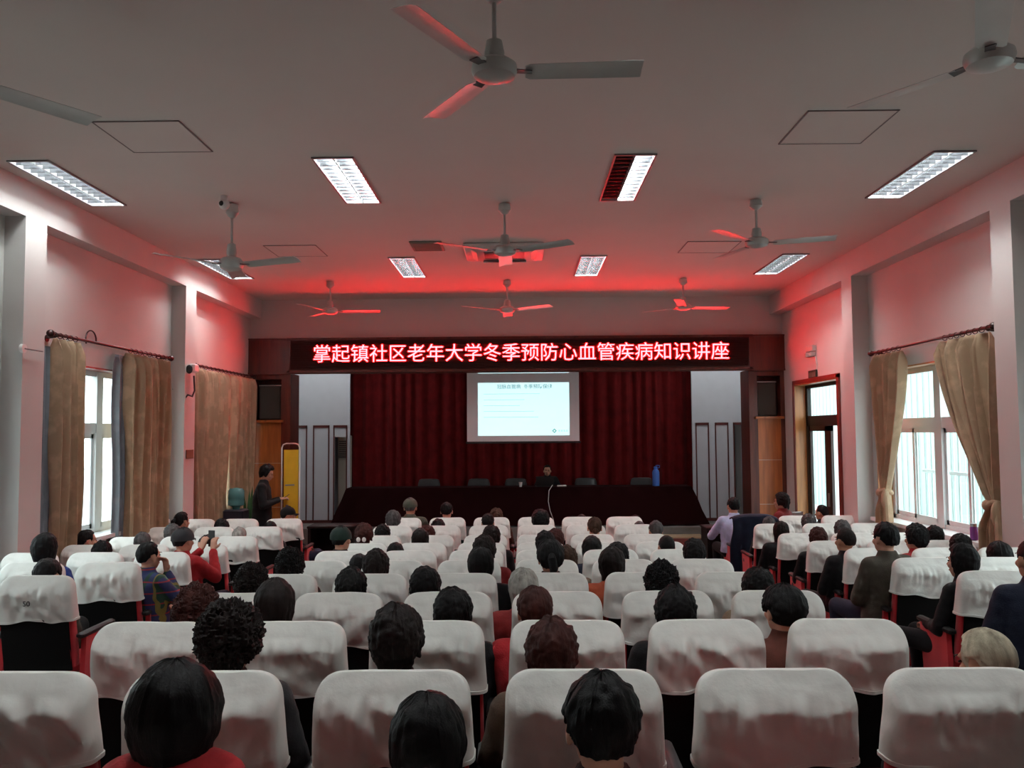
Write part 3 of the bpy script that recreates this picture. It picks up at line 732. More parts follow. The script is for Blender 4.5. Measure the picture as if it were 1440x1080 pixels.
for j, y in enumerate(LY, 1):
    for i, x in enumerate(LX):
        dead = (j == 2 and i == 2)
        o = protodead if dead else (proto if first else copy_tree(proto))
        if not dead: first = False
        o.scale = (1, 1, 1); ceil_at(o, x, y)
        rn = {0: 'rearmost row of lights', 1: 'row over the camera', 2: 'nearer row in view', 3: 'farther row in view'}[j]
        lb = 'louvred fluorescent ceiling light %s, %s' % (names[i], rn)
        if dead: lb = 'louvred ceiling light with one dead tube, right of the middle fan'
        tag(o, lb, 'ceiling light', 'fluorescent ceiling lights')

for (x, lb) in ((-4.3, 'far left'), (4.1, 'far right'), (-3.3, 'left wing'), (3.2, 'right wing')):  # unseen tubes behind the fascia, added to brighten the stage panels
    r = empty('stage_fill_light', (x, 15.7, ZC)); MB().rbox(-0.03, 0.03, -0.62, 0.62, -0.04, 0, 0.005).build('batten', M_white, r); MB().cyl((0, -0.58, -0.055), (0, 0.58, -0.055), 0.014, n=12).build('tube', M_tube, r)
    tag(r, 'added fill light, unseen above the stage at the '+lb, 'ceiling light', 'added fill lights over the stage wings')
# ------------------------------------------------------------------ ceiling fans
def fan_proto():
    r = empty('ceiling_fan')
    MB().lathe([(0.015, 0.0), (0.05, -0.01), (0.055, -0.07), (0.03, -0.10), (0.013, -0.11)], n=20).build('canopy', M_fan, r)
    MB().cyl((0, 0, -0.08), (0, 0, -0.44), 0.011, n=10).build('rod', M_fan, r)
    MB().lathe([(0.015, -0.29), (0.035, -0.30), (0.045, -0.36), (0.04, -0.39), (0.015, -0.40)], n=20).build('lower_cup', M_fan, r)
    MB().lathe([(0.02, -0.385), (0.075, -0.40), (0.098, -0.42), (0.102, -0.445), (0.09, -0.475), (0.05, -0.492), (0.02, -0.497), (0.0, -0.498)], n=28).build('motor', M_fan, r)
    for k in range(3):
        a = 2*PI*k/3; R = Matrix.Rotation(a, 3, 'Z')
        tilt = math.radians(-11)
        rings = []
        for s, wd in ((0.135, 0.044), (0.155, 0.058), (0.45, 0.062), (0.6, 0.064), (0.645, 0.063)):
            ring = []
            for (u, t_) in ((-1, 0), (-0.4, 0.005), (0.2, 0.009), (1, 0.002), (1, 0.0), (0.2, 0.006), (-0.4, 0.002), (-1, -0.002)):
                ring.append(R @ Vector((s, u*wd*math.cos(tilt), -0.452+u*wd*math.sin(tilt)+t_+(s-0.2)*0.02)))
            rings.append(ring)
        bl = MB().loft(rings).build('blade', M_fan, r)
        b = MB(); b.loft([[R @ Vector(p) for p in ((0.08, -0.02, -0.45), (0.085, 0.02, -0.45), (0.085, 0.02, -0.444), (0.085, -0.02, -0.444))],
                          [R @ Vector(p) for p in ((0.165, -0.022, -0.460), (0.165, 0.022, -0.454), (0.165, 0.022, -0.449), (0.165, -0.022, -0.455))]])
        b.build('blade_iron', M_fandark, r, False)
    return r
fp = fan_proto(); first = True
FX = (-2.45, -0.12, 2.03)
fans = [(FX[0], 3.55, 59, 1.0, 'ceiling fan over the near left, only a blade in view'), (-0.105, 3.6, 0, 0.96, 'large nearest ceiling fan in the middle of the hall'), (1.99, 3.5, 123, 1.0, 'nearest ceiling fan at the upper right corner'),
        (-2.47, 7.12, -17, 1.27, 'middle-row ceiling fan at left on a longer rod'), (-0.13, 7.2, 90, 1.0, 'middle-row ceiling fan in front of the cassette air conditioner'), (2.03, 7.16, -14, 0.90, 'middle-row ceiling fan at right'),
        (-2.48, 10.9, 8, 0.93, 'farthest ceiling fan at left, lit orange by the sign'), (-0.17, 10.9, 90, 0.94, 'farthest ceiling fan in the middle above the sign'), (2.12, 10.9, 14, 0.9, 'farthest ceiling fan at right, lit orange by the sign')]
for (x, y, a, dz, lb) in fans:
    o = fp if first else copy_tree(fp); first = False
    o.rotation_euler = (0, 0, math.radians(a)); o.scale = (1, 1, dz*0.94); ceil_at(o, x, y)
    tag(o, lb, 'ceiling fan', 'three-bladed ceiling fans')

# ceiling hatches, grille, cassette, dome camera
def hatch(x0, x1, y0, y1, label):
    r = empty('ceiling_hatch'); ceil_at(r, (x0+x1)/2, (y0+y1)/2); hx, hy = (x1-x0)/2, (y1-y0)/2; t = 0.0045
    MB().box(-hx, hx, -hy, hy, -0.004, -0.0005).build('panel', M_ceil, r, False)
    b = MB()
    for a in ((-hx-t, -hx+t, -hy-t, hy+t), (hx-t, hx+t, -hy-t, hy+t), (-hx-t, hx+t, -hy-t, -hy+t), (-hx-t, hx+t, hy-t, hy+t)): b.box(a[0], a[1], a[2], a[3], -0.006, -0.0005)
    b.build('joint', M_line, r, False)
    tag(r, label, 'ceiling hatch', 'square ceiling hatches')
hatch(-2.70, -2.15, 5.2, 5.78, 'square ceiling hatch at the near left beside a fan blade')
hatch(1.80, 2.36, 5.15, 5.75, 'square ceiling hatch at the near right beside the fan')
hatch(-2.70, -2.15, 8.75, 9.3, 'square ceiling hatch at left behind the middle-row fan')
hatch(1.76, 2.32, 8.75, 9.3, 'square ceiling hatch at right behind the middle-row fan')
r = empty('air_vent'); ceil_at(r, -0.98, 8.83); b = MB(); b.rbox(-0.17, 0.17, -0.22, 0.22, -0.014, 0, 0.005); b.build('frame', mat('vent_grey_green', (0.16, 0.17, 0.14), 0.6), r)
b = MB()
for k in range(9): b.box(-0.14, 0.14, -0.18+k*0.043, -0.165+k*0.043, -0.02, -0.012)
b.build('slat', MATS['vent_grey_green'], r, False)
tag(r, 'square grey ceiling vent left of the cassette air conditioner', 'vent')
r = empty('cassette_air_conditioner'); ceil_at(r, -0.17, 9.1); aw = mat('cassette_white', (0.62, 0.60, 0.58), 0.4)
MB().rbox(-0.43, 0.43, -0.4, 0.4, -0.04, 0, 0.012).build('panel', aw, r)
b = MB(); b.rbox(-0.22, 0.22, -0.22, 0.22, -0.05, -0.038, 0.005); b.build('intake_grille', M_fandark, r)
for k in range(4):
    R = Matrix.Rotation(k*PI/2, 3, 'Z')
    b = MB(); q = [R @ Vector(p) for p in ((-0.24, -0.35, -0.042), (0.24, -0.35, -0.042), (0.24, -0.29, -0.075), (-0.24, -0.29, -0.075))]
    b.add(q+[v+Vector((0, 0, 0.006)) for v in q], [(0, 1, 2, 3), (7, 6, 5, 4), (0, 4, 5, 1), (1, 5, 6, 2), (2, 6, 7, 3), (3, 7, 4, 0)]); b.build('flap', aw, r, False)
tag(r, 'square white cassette air conditioner in the ceiling behind the middle fan', 'air conditioner')
r = empty('security_camera'); ceil_at(r, -2.46, 6.9); MB().cyl((0, 0, 0), (0, 0, -0.05), 0.03, n=14).build('base', M_white, r); MB().ell((0, 0, -0.07), (0.045, 0.045, 0.045)).build('dome', M_white, r); MB().ell((-0.01, -0.035, -0.07), (0.022, 0.015, 0.022)).build('lens', M_black, r)
tag(r, 'small white ceiling camera beside the left middle-row fan', 'camera')

# ------------------------------------------------------------------ auditorium chairs
SQ = [(-1+2*i/80, -1) for i in range(80)]+[(1, -1+2*i/10) for i in range(10)]+[(1-2*i/24, 1) for i in range(24)]+[(-1, 1-2*i/10) for i in range(10)]
def cover_mesh(seed):
    """slip cover over the chair top: soft rolled top edge, hanging folds on the rear face"""
    rnd = random.Random(seed); N, Mv = len(SQ), 38
    z0, z1 = 0.735-rnd.random()*0.02, 1.0
    slack = rnd.uniform(-1, 1); gath = rnd.uniform(0.7, 1.5); swag = rnd.uniform(0.3, 1.2); c0 = rnd.uniform(-0.12, 0.12)
    roll = 0.105
    rings = []
    for i in range(Mv+1):
        t = i/Mv; z = z0+(z1-z0)*(1-(1-t)**1.4)
        k = max(0.0, (z-(z1-roll))/roll)
        hw = 0.238-0.006*(z-z0)/(z1-z0) - 0.085*(1-math.sqrt(max(0, 1-k**3.2)))
        yr = (0.062+(1.0-z)*0.16)-0.068 + 0.092*k**1.35
        yf = (0.062+(1.0-z)*0.16)+0.062 - 0.02*(1-math.sqrt(max(0, 1-k**2.5)))
        dep = max(0.004, (yf-yr)/2); yc = (yf+yr)/2
        ring = []
        for j, (ca, sa) in enumerate(SQ):
            sc_ = (abs(ca)**5+abs(sa)**5)**-0.2; x = hw*ca*sc_; y = dep*sa*sc_
            rear = max(0, min(1, (-sa)*1.0))
            hang = min(1, max(0, (0.945-z)/0.06)); low = (0.945-z)/0.2
            edge = max(0, 1-abs(x)/0.235)**0.35
            # broad swags sagging from one corner, short gathers under the rolled edge, crumples
            q = z*10+slack*x*14
            f = noise.noise(Vector((x*4.2+seed*3, q, seed)))*0.065*swag
            f += (1-abs(noise.noise(Vector((x*8+q*0.35+seed, z*3.5, seed*2.3))))*2)*0.017*swag
            f += noise.noise(Vector((x*34+seed*5, z*5, seed)))*0.024*gath*max(0, 1-low*1.3)
            f += noise.noise(Vector((x*13+q*0.6, z*16, seed+7)))*0.013
            f = f*hang*edge
            y -= rear*max(f+0.004, -0.012) + rear*0.010*hang*edge
            if k > 0: y += rear*noise.noise(Vector((x*14, z*20, seed)))*0.005
            x *= 1+0.02*max(0, 1-t*2)+0.012*noise.noise(Vector((0, z*9, seed+ca)))
            zz = z + (slack*x*0.045+0.010*math.sin(x*11+seed)+0.006*math.sin(x*27+seed))*max(0, 1-t*2.2) + (0.004*noise.noise(Vector((x*9, seed, 1))) if k > 0.6 else 0)
            ring.append((x, yc+y, zz))
        rings.append(ring)
    b = MB(); b.loft(rings, caps=False); b.add(rings[-1], [tuple(range(N))])
    cx, cyy = 0, sum(p[1] for p in rings[0])/N
    def off(p, d, dz):
        v = Vector((p[0]-cx, (p[1]-cyy)*3, 0)); v.normalize(); return (p[0]+v.x*d, p[1]+v.y*d, p[2]+dz)
    b.loft([[off(p, 0.0005, -0.001) for p in rings[0]], [off(p, 0.003, 0.0) for p in rings[0]], [off(p, 0.003, 0.012) for p in rings[0]], [off(p, -0.001, 0.014) for p in rings[0]]], caps=False)
    me = b.mesh('headrest_cover', M_cover)
    if sum(p.normal.y*p.area for p in me.polygons if p.center.y < cyy) > 0: me.flip_normals()
    return me
covers = [cover_mesh(s) for s in range(14)]
def chair_proto():
    r = empty('auditorium_chair')
    def ring(z, hw, dep, yc, n=28, e=0.35):
        return [(hw*math.copysign(abs(math.cos(a))**e, math.cos(a)), yc+dep*math.copysign(abs(math.sin(a))**e, math.sin(a)), z) for a in [2*PI*i/n for i in range(n)]]
    rings = [ring(z, hw, dep, 0.062+(1.0-z)*0.16+0.035*max(0, (z-0.83)/0.17)) for z, hw, dep in ((0.42, 0.225, 0.045), (0.50, 0.230, 0.050), (0.75, 0.225, 0.045), (0.86, 0.20, 0.03), (0.91, 0.15, 0.02))]
    MB().loft(rings).build('backrest', M_red, r)
    b = MB()
    def sy(z): return 0.062+(1.0-z)*0.16
    vs, fs = grid(lambda u, v: ((u-0.5)*0.43, sy(0.40+0.42*v)-0.050-0.010*math.cos((u-0.5)*PI), 0.40+0.36*v), 12, 8)
    b.add(vs, fs); b.add([(x, y+0.012, z) for x, y, z in vs], [tuple(reversed(f)) for f in fs])
    vs2 = []
    b.build('back_shell', M_shell, r)
    MB().rbox(-0.225, 0.225, 0.15, 0.60, 0.36, 0.45, 0.025).build('seat', M_red, r)
    MB().rbox(-0.22, 0.22, 0.16, 0.58, 0.33, 0.365, 0.01).build('seat_pan', M_shell, r)
    for s in (-1, 1):
        b = MB(); x0, x1 = s*0.262-0.016, s*0.262+0.016
        b.loft([[(x0, 0.13, 0.0), (x1, 0.13, 0.0), (x1, 0.42, 0.0), (x0, 0.42, 0.0)], [(x0, 0.13, 0.2), (x1, 0.13, 0.2), (x1, 0.46, 0.2), (x0, 0.46, 0.2)], [(x0, 0.16, 0.60), (x1, 0.16, 0.60), (x1, 0.50, 0.60), (x0, 0.50, 0.60)]])
        sp = b.build('side_panel', M_red, r, False)
        MB().cyl((s*0.262-0.019, 0.42, 0.53), (s*0.262+0.019, 0.42, 0.53), 0.022, n=12).build('pivot_cap', M_black, sp)
        MB().rbox(s*0.262-0.024, s*0.262+0.024, 0.10, 0.54, 0.60, 0.635, 0.010).build('armrest', M_black, r)
    MB().box(-0.24, 0.24, 0.2, 0.34, 0.0, 0.04).build('floor_plate', M_shell, r, False)
    return r
cproto = chair_proto()
R1, DR_ = 2.5, 0.929
def rowY(r): return R1+DR_*(r-1)
CC = [0.18+0.57*k for k in range(-3, 3)]
LC = [-3.07, -3.64, -4.20]; RC = [2.96, 3.53, 4.08]
ordn = ['', 'front', 'second', 'third', 'fourth', 'fifth', 'sixth', 'seventh', 'eighth', 'ninth', 'tenth', 'rearmost']
cpos = ['left aisle seat', 'second seat from left', 'third seat from left', 'third seat from right', 'second seat from right', 'right aisle seat']
spos = ['aisle seat', 'middle seat', 'wall seat']
def seat_place(block, i, r):
    o = ordn[11-r]
    if block == 'C': return 'centre block, %s row, %s' % (o, cpos[i])
    return '%s block, %s row, %s' % ('left' if block == 'L' else 'right', o, spos[i])
rnd = random.Random(11); nch = 0
def place_chair(X, r, block, i):
    global nch
    y = rowY(r); q = px_of((X, y, 1.0+fz(y)))
    if q[0] < -60 or q[0] > 1500: return
    o = copy_tree(cproto)
    o.location = (X, y, fz(y+0.3)); o.rotation_euler = (0, 0, rnd.uniform(-0.02, 0.02))
    cv = link('headrest_cover', covers[rnd.randrange(len(covers))], o); cv.scale = (rnd.choice((-1, 1)) if False else 1, 1, 1)
    if block == 'L' and i == 0 and r == 4:
        me = text_mesh('50', 0.045, 'seat_number', 0.001, 0.001); me.materials.clear(); me.materials.append(M_print)
        from mathutils.bvhtree import BVHTree
        tr = BVHTree.FromPolygons([v.co for v in cv.data.vertices], [tuple(p.vertices) for p in cv.data.polygons])
        for v in me.vertices:
            x_, z_ = v.co.x-0.02, v.co.y+0.84
            h_ = tr.ray_cast(Vector((x_, -0.5, z_)), Vector((0, 1, 0)))
            v.co = (x_, (h_[0].y if h_[0] else 0)-0.0025, z_)
        q = link('seat_number', me, cv)
    tag(o, 'white-covered chair, ' + seat_place(block, i, r), 'chair', {'C': 'white-covered chairs of the centre block', 'L': 'white-covered chairs of the left block', 'R': 'white-covered chairs of the right block'}[block])
    nch += 1
for r in range(0, 11):
    for i, X in enumerate(CC): place_chair(X, r, 'C', i)
for r in range(3, 11):
    for i, X in enumerate(LC): place_chair(X, r, 'L', i)
    for i, X in enumerate(RC):
        place_chair(X, r, 'R', i)

def remove_tree(o):
    for c in list(o.children): remove_tree(c)
    bpy.data.objects.remove(o)
remove_tree(cproto)

# ------------------------------------------------------------------ people
def remesh(mb, name, voxel, mats, smooth=3):
    me = mb.mesh(name, mats, False); o = bpy.data.objects.new(name, me); COL.objects.link(o)
    md = o.modifiers.new('r', 'REMESH'); md.mode = 'VOXEL'; md.voxel_size = voxel; md.use_smooth_shade = True
    ms = o.modifiers.new('s', 'SMOOTH'); ms.iterations = smooth; ms.factor = 0.5
    bpy.context.view_layer.update()
    m2 = bpy.data.meshes.new_from_object(o.evaluated_get(bpy.context.evaluated_depsgraph_get())); m2.name = name
    if not m2.materials: m2.materials.append(mats)
    bpy.data.objects.remove(o); bpy.data.meshes.remove(me)
    return m2
def V(*a): return Vector(a)
def pose_sit(lean=0.0, bow=0.0, arms='lap', h=1.22):
    """joint positions, facing +Y, seat at z 0.45; y measured like the chair's"""
    J = {}
    dy = lean
    J['hip'] = V(0, 0.32, 0.53); J['chest'] = V(0, 0.28+dy*0.6, h-0.42); J['neck'] = V(0, 0.28+dy*0.9, h-0.235)
    J['head'] = V(0, 0.30+dy, h-0.118); J['bow'] = bow
    for s, k in ((-1, 'L'), (1, 'R')):
        J['sh'+k] = V(s*0.165, 0.28+dy*0.8, h-0.31)
        J['hp'+k] = V(s*0.09, 0.34, 0.51); J['kn'+k] = V(s*0.11, 0.74, 0.53); J['an'+k] = V(s*0.11, 0.72, 0.09)
        if arms == 'lap':
            J['el'+k] = V(s*0.23, 0.34+dy*0.6, h-0.56); J['wr'+k] = V(s*0.07, 0.54, 0.64)
            J['hd'+k] = V(-s*0.6, 0.7, -0.15)
        elif arms == 'phone':
            J['el'+k] = V(s*0.22, 0.48, h-0.46); J['wr'+k] = V(s*0.07, 0.62, h-0.24); J['hd'+k] = V(-s*0.15, 0.3, 1)
        elif arms == 'table':
            J['el'+k] = V(s*0.27, 0.45+dy*0.6, h-0.52); J['wr'+k] = V(s*0.19, 0.70, h-0.50); J['hd'+k] = V(-s*0.4, 0.9, -0.05)
        elif arms == 'cheek' :
            if s > 0: J['el'+k] = V(0.20, 0.46, h-0.50); J['wr'+k] = V(0.10, 0.40, h-0.25); J['hd'+k] = V(-0.1, -0.05, 1)
            else: J['el'+k] = V(-0.23, 0.34, h-0.56); J['wr'+k] = V(-0.07, 0.54, 0.64); J['hd'+k] = V(0.6, 0.7, -0.15)
    J['arms'] = arms
    return J
def pose_stand(h=1.66):
    J = {'hip': V(0, 0, 0.86), 'chest': V(0, 0, 1.20), 'neck': V(0, 0.02, h-0.235), 'head': V(0, 0.06, h-0.118), 'bow': 0.35, 'arms': 'stand'}
    for s, k in ((-1, 'L'), (1, 'R')):
        J['sh'+k] = V(s*0.17, 0, h-0.32); J['hp'+k] = V(s*0.085, 0, 0.82); J['kn'+k] = V(s*0.09, 0.02, 0.46); J['an'+k] = V(s*0.10, -0.02, 0.08)
        J['el'+k] = V(s*0.24, 0.02, h-0.58); J['wr'+k] = V(s*0.10, 0.25, h-0.50); J['hd'+k] = V(-s*0.35, 0.9, 0.2)
    return J
def head_rot(J): return Matrix.Rotation(-J['bow'], 3, 'X')
def body_mesh(J, name):
    b = MB(); H = J['head']; R = head_rot(J)
    def hp(x, y, z): return H + R @ Vector((x, y, z))
    b.ell(hp(0, -0.01, 0.02), (0.074, 0.092, 0.092), 24, 16, rot=R)
    b.ell(hp(0, 0.022, -0.045), (0.060, 0.066, 0.070), 20, 12, rot=R)
    b.ell(hp(0, 0.045, -0.085), (0.032, 0.034, 0.026), 14, 8, rot=R)
    b.ell(hp(0, 0.072, 0.028), (0.052, 0.018, 0.014), 14, 8, rot=R)      # brow
    b.tube([hp(0, 0.082, 0.012), hp(0, 0.098, -0.012), hp(0, 0.107, -0.028)], [0.007, 0.010, 0.013], 8)
    b.ell(hp(0, 0.092, -0.032), (0.018, 0.013, 0.009), 10, 6, rot=R)
    b.ell(hp(0, 0.084, -0.055), (0.022, 0.010, 0.006), 10, 6, rot=R); b.ell(hp(0, 0.082, -0.066), (0.020, 0.011, 0.007), 10, 6, rot=R)
    for s in (-1, 1):
        b.ell(hp(s*0.078, -0.002, -0.012), (0.009, 0.019, 0.032), 10, 8, rot=R)
        b.ell(hp(s*0.040, 0.062, -0.022), (0.024, 0.022, 0.022), 10, 8, rot=R)
    b.capsule(J['neck']-V(0, 0, 0.06), H+R@V(0, -0.01, -0.05), 0.054, 0.050)
    # trunk
    for (c, rr) in ((J['hip'], (0.15, 0.105, 0.10)), (J['hip'].lerp(J['chest'], 0.5), (0.135, 0.10, 0.15)), (J['chest'], (0.155, 0.105, 0.14)), (J['chest'].lerp(J['neck'], 0.55), (0.13, 0.075, 0.06))): b.ell(c, rr, 20, 12)
    b.capsule(J['shL'], J['shR'], 0.050, 0.050)
    for k, s in (('L', -1), ('R', 1)):
        b.capsule(J['sh'+k], J['el'+k], 0.048, 0.038); b.capsule(J['el'+k], J['wr'+k], 0.037, 0.025)
        b.capsule(J['hp'+k], J['kn'+k], 0.082, 0.055); b.capsule(J['kn'+k], J['an'+k], 0.052, 0.035)
        b.capsule(J['an'+k], J['an'+k]+V(0, 0.14, -0.045), 0.04, 0.03)
        # hand: palm, four curled fingers, thumb leaving the palm's side
        d = J['hd'+k].normalized(); side = d.cross(V(0, 0, 1) if abs(d.z) < 0.9 else V(0, 1, 0)).normalized(); nn = side.cross(d).normalized()
        if nn.z > 0: nn = -nn
        W = J['wr'+k]
        rings = []
        for t_, wd, th_ in ((-0.005, 0.024, 0.019), (0.03, 0.036, 0.017), (0.07, 0.040, 0.014), (0.088, 0.036, 0.011)):
            rings.append([W+d*t_+side*wd*math.cos(a)+nn*th_*math.sin(a) for a in [2*PI*i/12 for i in range(12)]])
        b.loft(rings)
        for q, (o, ln) in enumerate(((-0.031, 0.060), (-0.0105, 0.070), (0.0105, 0.072), (0.031, 0.064))):
            p0 = W+d*0.078+side*o; p1 = p0+(d+nn*0.25).normalized()*ln*0.45; p2 = p1+(d*0.7+nn*0.8).normalized()*ln*0.33; p3 = p2+(d*0.2+nn).normalized()*ln*0.28
            b.tube([p0, p1, p2, p3], [0.0092, 0.0088, 0.008, 0.0068], 8)
        ts = side*(-s)
        p0 = W+d*0.02+ts*0.024; p1 = p0+(d*0.6+ts+nn*0.3).normalized()*0.036; p2 = p1+(d+ts*0.35+nn*0.3).normalized()*0.03
        b.tube([p0, p1, p2], [0.014, 0.0115, 0.0085], 8)
    return remesh(b, name, 0.0075, M_skin, 2)
def jacket_mesh(J, name, bulk=1.0, hood=False, sleeve=True, seed=0):
    b = MB(); h, c, n = J['hip'], J['chest'], J['neck']
    stand = J['arms'] == 'stand'
    rings = []
    base = h - V(0, 0, 0.03 if not stand else 0.12)
    for (p, wx, wy) in ((base, 0.19, 0.145), (h.lerp(c, 0.35), 0.185, 0.14), (c, 0.198, 0.135), (c.lerp(n, 0.45), 0.205, 0.115), (c.lerp(n, 0.68), 0.17, 0.098), (c.lerp(n, 0.88), 0.105, 0.078), (n+V(0, 0.0, 0.015), 0.068, 0.066), (n+V(0, 0, 0.035), 0.064, 0.062)):
        rings.append([p+V(wx*bulk*math.copysign(abs(math.cos(a))**0.85, math.cos(a)), wy*bulk*math.copysign(abs(math.sin(a))**0.85, math.sin(a)), 0) for a in [2*PI*i/32 for i in range(32)]])
    b.loft(rings)
    b.capsule(J['shL']+V(0, 0, 0.004), J['shR']+V(0, 0, 0.004), 0.070*bulk, 0.070*bulk, 16)
    for k, s in (('L', -1), ('R', 1)):
        S, E, W = J['sh'+k], J['el'+k], J['wr'+k]
        b.capsule(S, E, 0.068*bulk, 0.056*bulk, 16); b.capsule(E, E.lerp(W, 0.93), 0.055*bulk, 0.040*bulk, 16)
        for q in range(4):
            p = S.lerp(E, 0.35+q*0.18); b.ell(p, (0.064*bulk, 0.064*bulk, 0.014), 14, 6)
    if hood:
        b.ell(n+V(0, -0.075, 0.0), (0.12, 0.055, 0.06), 18, 10)
    m = remesh(b, name, 0.012, M_cloth, 3)
    for v in m.vertices:
        p = v.co; f = noise.noise(Vector((p.x*9, p.y*9, p.z*16+seed)))*0.006+noise.noise(Vector((p.x*22, p.y*22, p.z*30+seed)))*0.003
        v.co = p+v.normal*f
    return m
def trousers_mesh(J, name):
    b = MB()
    b.ell(J['hip']-V(0, 0, 0.01), (0.17, 0.13, 0.10), 18, 10)
    for k in 'LR':
        b.capsule(J['hp'+k], J['kn'+k], 0.092, 0.066); b.capsule(J['kn'+k], J['an'+k]+V(0, 0, 0.03), 0.064, 0.05)
    return remesh(b, name, 0.014, M_cloth, 2)
def shoes_mesh(J, name):
    b = MB()
    for k in 'LR':
        a = J['an'+k]; b.capsule(a+V(0, 0, -0.02), a+V(0, 0.15, -0.055), 0.046, 0.038); b.ell(a+V(0, 0.0, -0.045), (0.042, 0.055, 0.042))
    return remesh(b, name, 0.008, M_black, 1)

def hair_mesh(style, seed):
    """shell round the head centre, facing +Y; ridges run from the crown"""
    S = {   # vol, side_low, back_low, front_low (elevation limits, deg), stretch, noise, ridge
        'short': (0.013, -18, -42, 34, 1.0, 0.006, 0.0035), 'crop': (0.006, -12, -38, 40, 1.0, 0.002, 0.0015),
        'bob': (0.026, -72, -80, 30, 1.22, 0.005, 0.003), 'full': (0.027, -45, -68, 30, 1.05, 0.009, 0.0035),
        'perm': (0.034, -42, -62, 28, 1.0, 0.012, 0.002), 'tied': (0.012, -25, -50, 36, 1.0, 0.004, 0.004),
        'long': (0.022, -80, -85, 30, 1.7, 0.006, 0.004), 'bald': (0.004, -20, -45, 66, 1.0, 0.002, 0.001),
        'pony': (0.014, -25, -50, 34, 1.0, 0.004, 0.004)}[style]
    vol, sl, bl_, fl, st, nz, rg = S
    N, Mv = 110, 60; rings = []; c = Vector((0, -0.01, 0.02))
    for i in range(Mv+1):
        el = PI/2-(PI*0.985)*i/Mv-0.001
        ring = []
        for j in range(N):
            az = 2*PI*j/N    # 0 = front (+Y)
            d = Vector((math.sin(az)*math.cos(el), math.cos(az)*math.cos(el), math.sin(el)))
            ax, ay, az_ = 0.076, 0.094, 0.094
            base = 1/math.sqrt((d.x/ax)**2+(d.y/ay)**2+(d.z/az_)**2)
            a = abs((az+PI) % (2*PI)-PI)     # 0 front .. pi back
            if a < 0.95: lim = fl
            elif a < 1.25: lim = fl+(sl-fl)*(a-0.95)/0.3
            elif a < 2.0: lim = sl
            else: lim = sl+(bl_-sl)*min(1, (a-2.0)/0.4)
            if style in ('short', 'crop', 'tied', 'pony', 'bald') and 1.3 < a < 1.9: lim = max(lim, 0)   # over the ear
            e = math.degrees(el)+4*noise.noise(Vector((az*3, seed, 0)))
            k = max(0, min(1, (e-lim)/9)); k = k*k*(3-2*k)
            thick = vol*(0.75+0.35*math.sin(max(0, el))) * (1+0.25*noise.noise(Vector((d.x*2, d.y*2, seed+3.3))))
            if style == 'bald' and d.z > 0.35: thick *= 0.4
            ridge = noise.noise(Vector((math.sin(az)*9+seed, math.cos(az)*9, el*0.9)))*rg + noise.noise(Vector((math.sin(az)*26+seed, math.cos(az)*26, el*1.2)))*rg*0.6
            n_ = noise.noise(d*4+Vector((seed, 0, 0)))*nz + (noise.noise(d*(16 if style == 'perm' else 9)+Vector((seed, 5, 0)))*nz*(1.1 if style == 'perm' else 0.5) if style in ('perm', 'full') else 0)
            n_ += noise.noise(d*30+Vector((seed, 9, 0)))*(0.006 if style == 'perm' else 0.001)
            r = base*(0.90) + k*(base*0.10+thick+ridge+n_)
            p = d*r
            if p.z < 0 and st > 1: p.z *= 1+(st-1)*k; 
            if st > 1 and p.z < -0.05: 
                q = min(1, (-0.05-p.z)/0.08); rr = math.hypot(p.x, p.y)
                if k > 0.5 and rr > 1e-4:
                    tgt = 0.088 if style == 'bob' else 0.09
                    f = 1+(tgt/max(rr, 0.03)-1)*0.75*q*min(1, rr/0.02); p.x *= f; p.y *= f
            ring.append(c+p)
        rings.append(ring)
    b = MB(); b.loft(rings)
    rnd = random.Random(seed)
    if style == 'pony':
        b.tube([c+V(0, -0.10, 0.02), c+V(0, -0.135, 0.0), c+V(0.01, -0.14, -0.06), c+V(0, -0.115, -0.13)], [0.018, 0.026, 0.026, 0.008], 14)
    if style == 'tied':
        b.ell(c+V(0, -0.105, -0.045), (0.034, 0.026, 0.034), 16, 10)
    # loose strands at the crown and rim
    for k in range(0):
        a = rnd.random()*2*PI; e = rnd.uniform(0.5, 1.5); d = V(math.cos(a)*math.cos(e), math.sin(a)*math.cos(e), math.sin(e))
        p = c+d*(0.090+vol); t_ = (d+V(rnd.uniform(-.6, .6), rnd.uniform(-.6, .6), rnd.uniform(-.2, .5))).normalized()
        b.tube([p-d*0.01, p+t_*0.008+d*0.002, p+t_*0.018+V(0, 0, -0.004)], [0.0007, 0.0006, 0.0003], 4)
    return b.mesh('hair_'+style, M_cloth)
def cap_mesh():
    b = MB(); c = Vector((0, -0.01, 0.03)); prof = []
    rings = []
    for i in range(14):
        el = PI/2*0.995*(1-i/13); ring = []
        for j in range(40):
            a = 2*PI*j/40; ring.append(c+V(0.094*math.cos(a)*math.cos(el), 0.110*math.sin(a)*math.cos(el), 0.095*math.sin(el)))
        rings.append(ring)
    rings.append([p*1.0-V(0, 0, 0.02) for p in rings[-1]])
    b.loft(rings); 
    vs, fs = grid(lambda u, v: (c.x+(u-0.5)*0.15*(1-0.35*v*v), c.y+0.095+0.085*v*(1-(2*u-1)**2*0.55)-0.02, c.z+0.0-0.018*v-0.02*(2*u-1)**2), 12, 5)
    b.add(vs, fs); b.add([(x, y, z-0.004) for x, y, z in vs], [tuple(reversed(f)) for f in fs])
    return b.mesh('cap', M_cloth)
CAP = cap_mesh()
HAIR = {}
def hair(style, k):
    if (style, k) not in HAIR: HAIR[(style, k)] = hair_mesh(style, k*3+1)
    return HAIR[(style, k)]
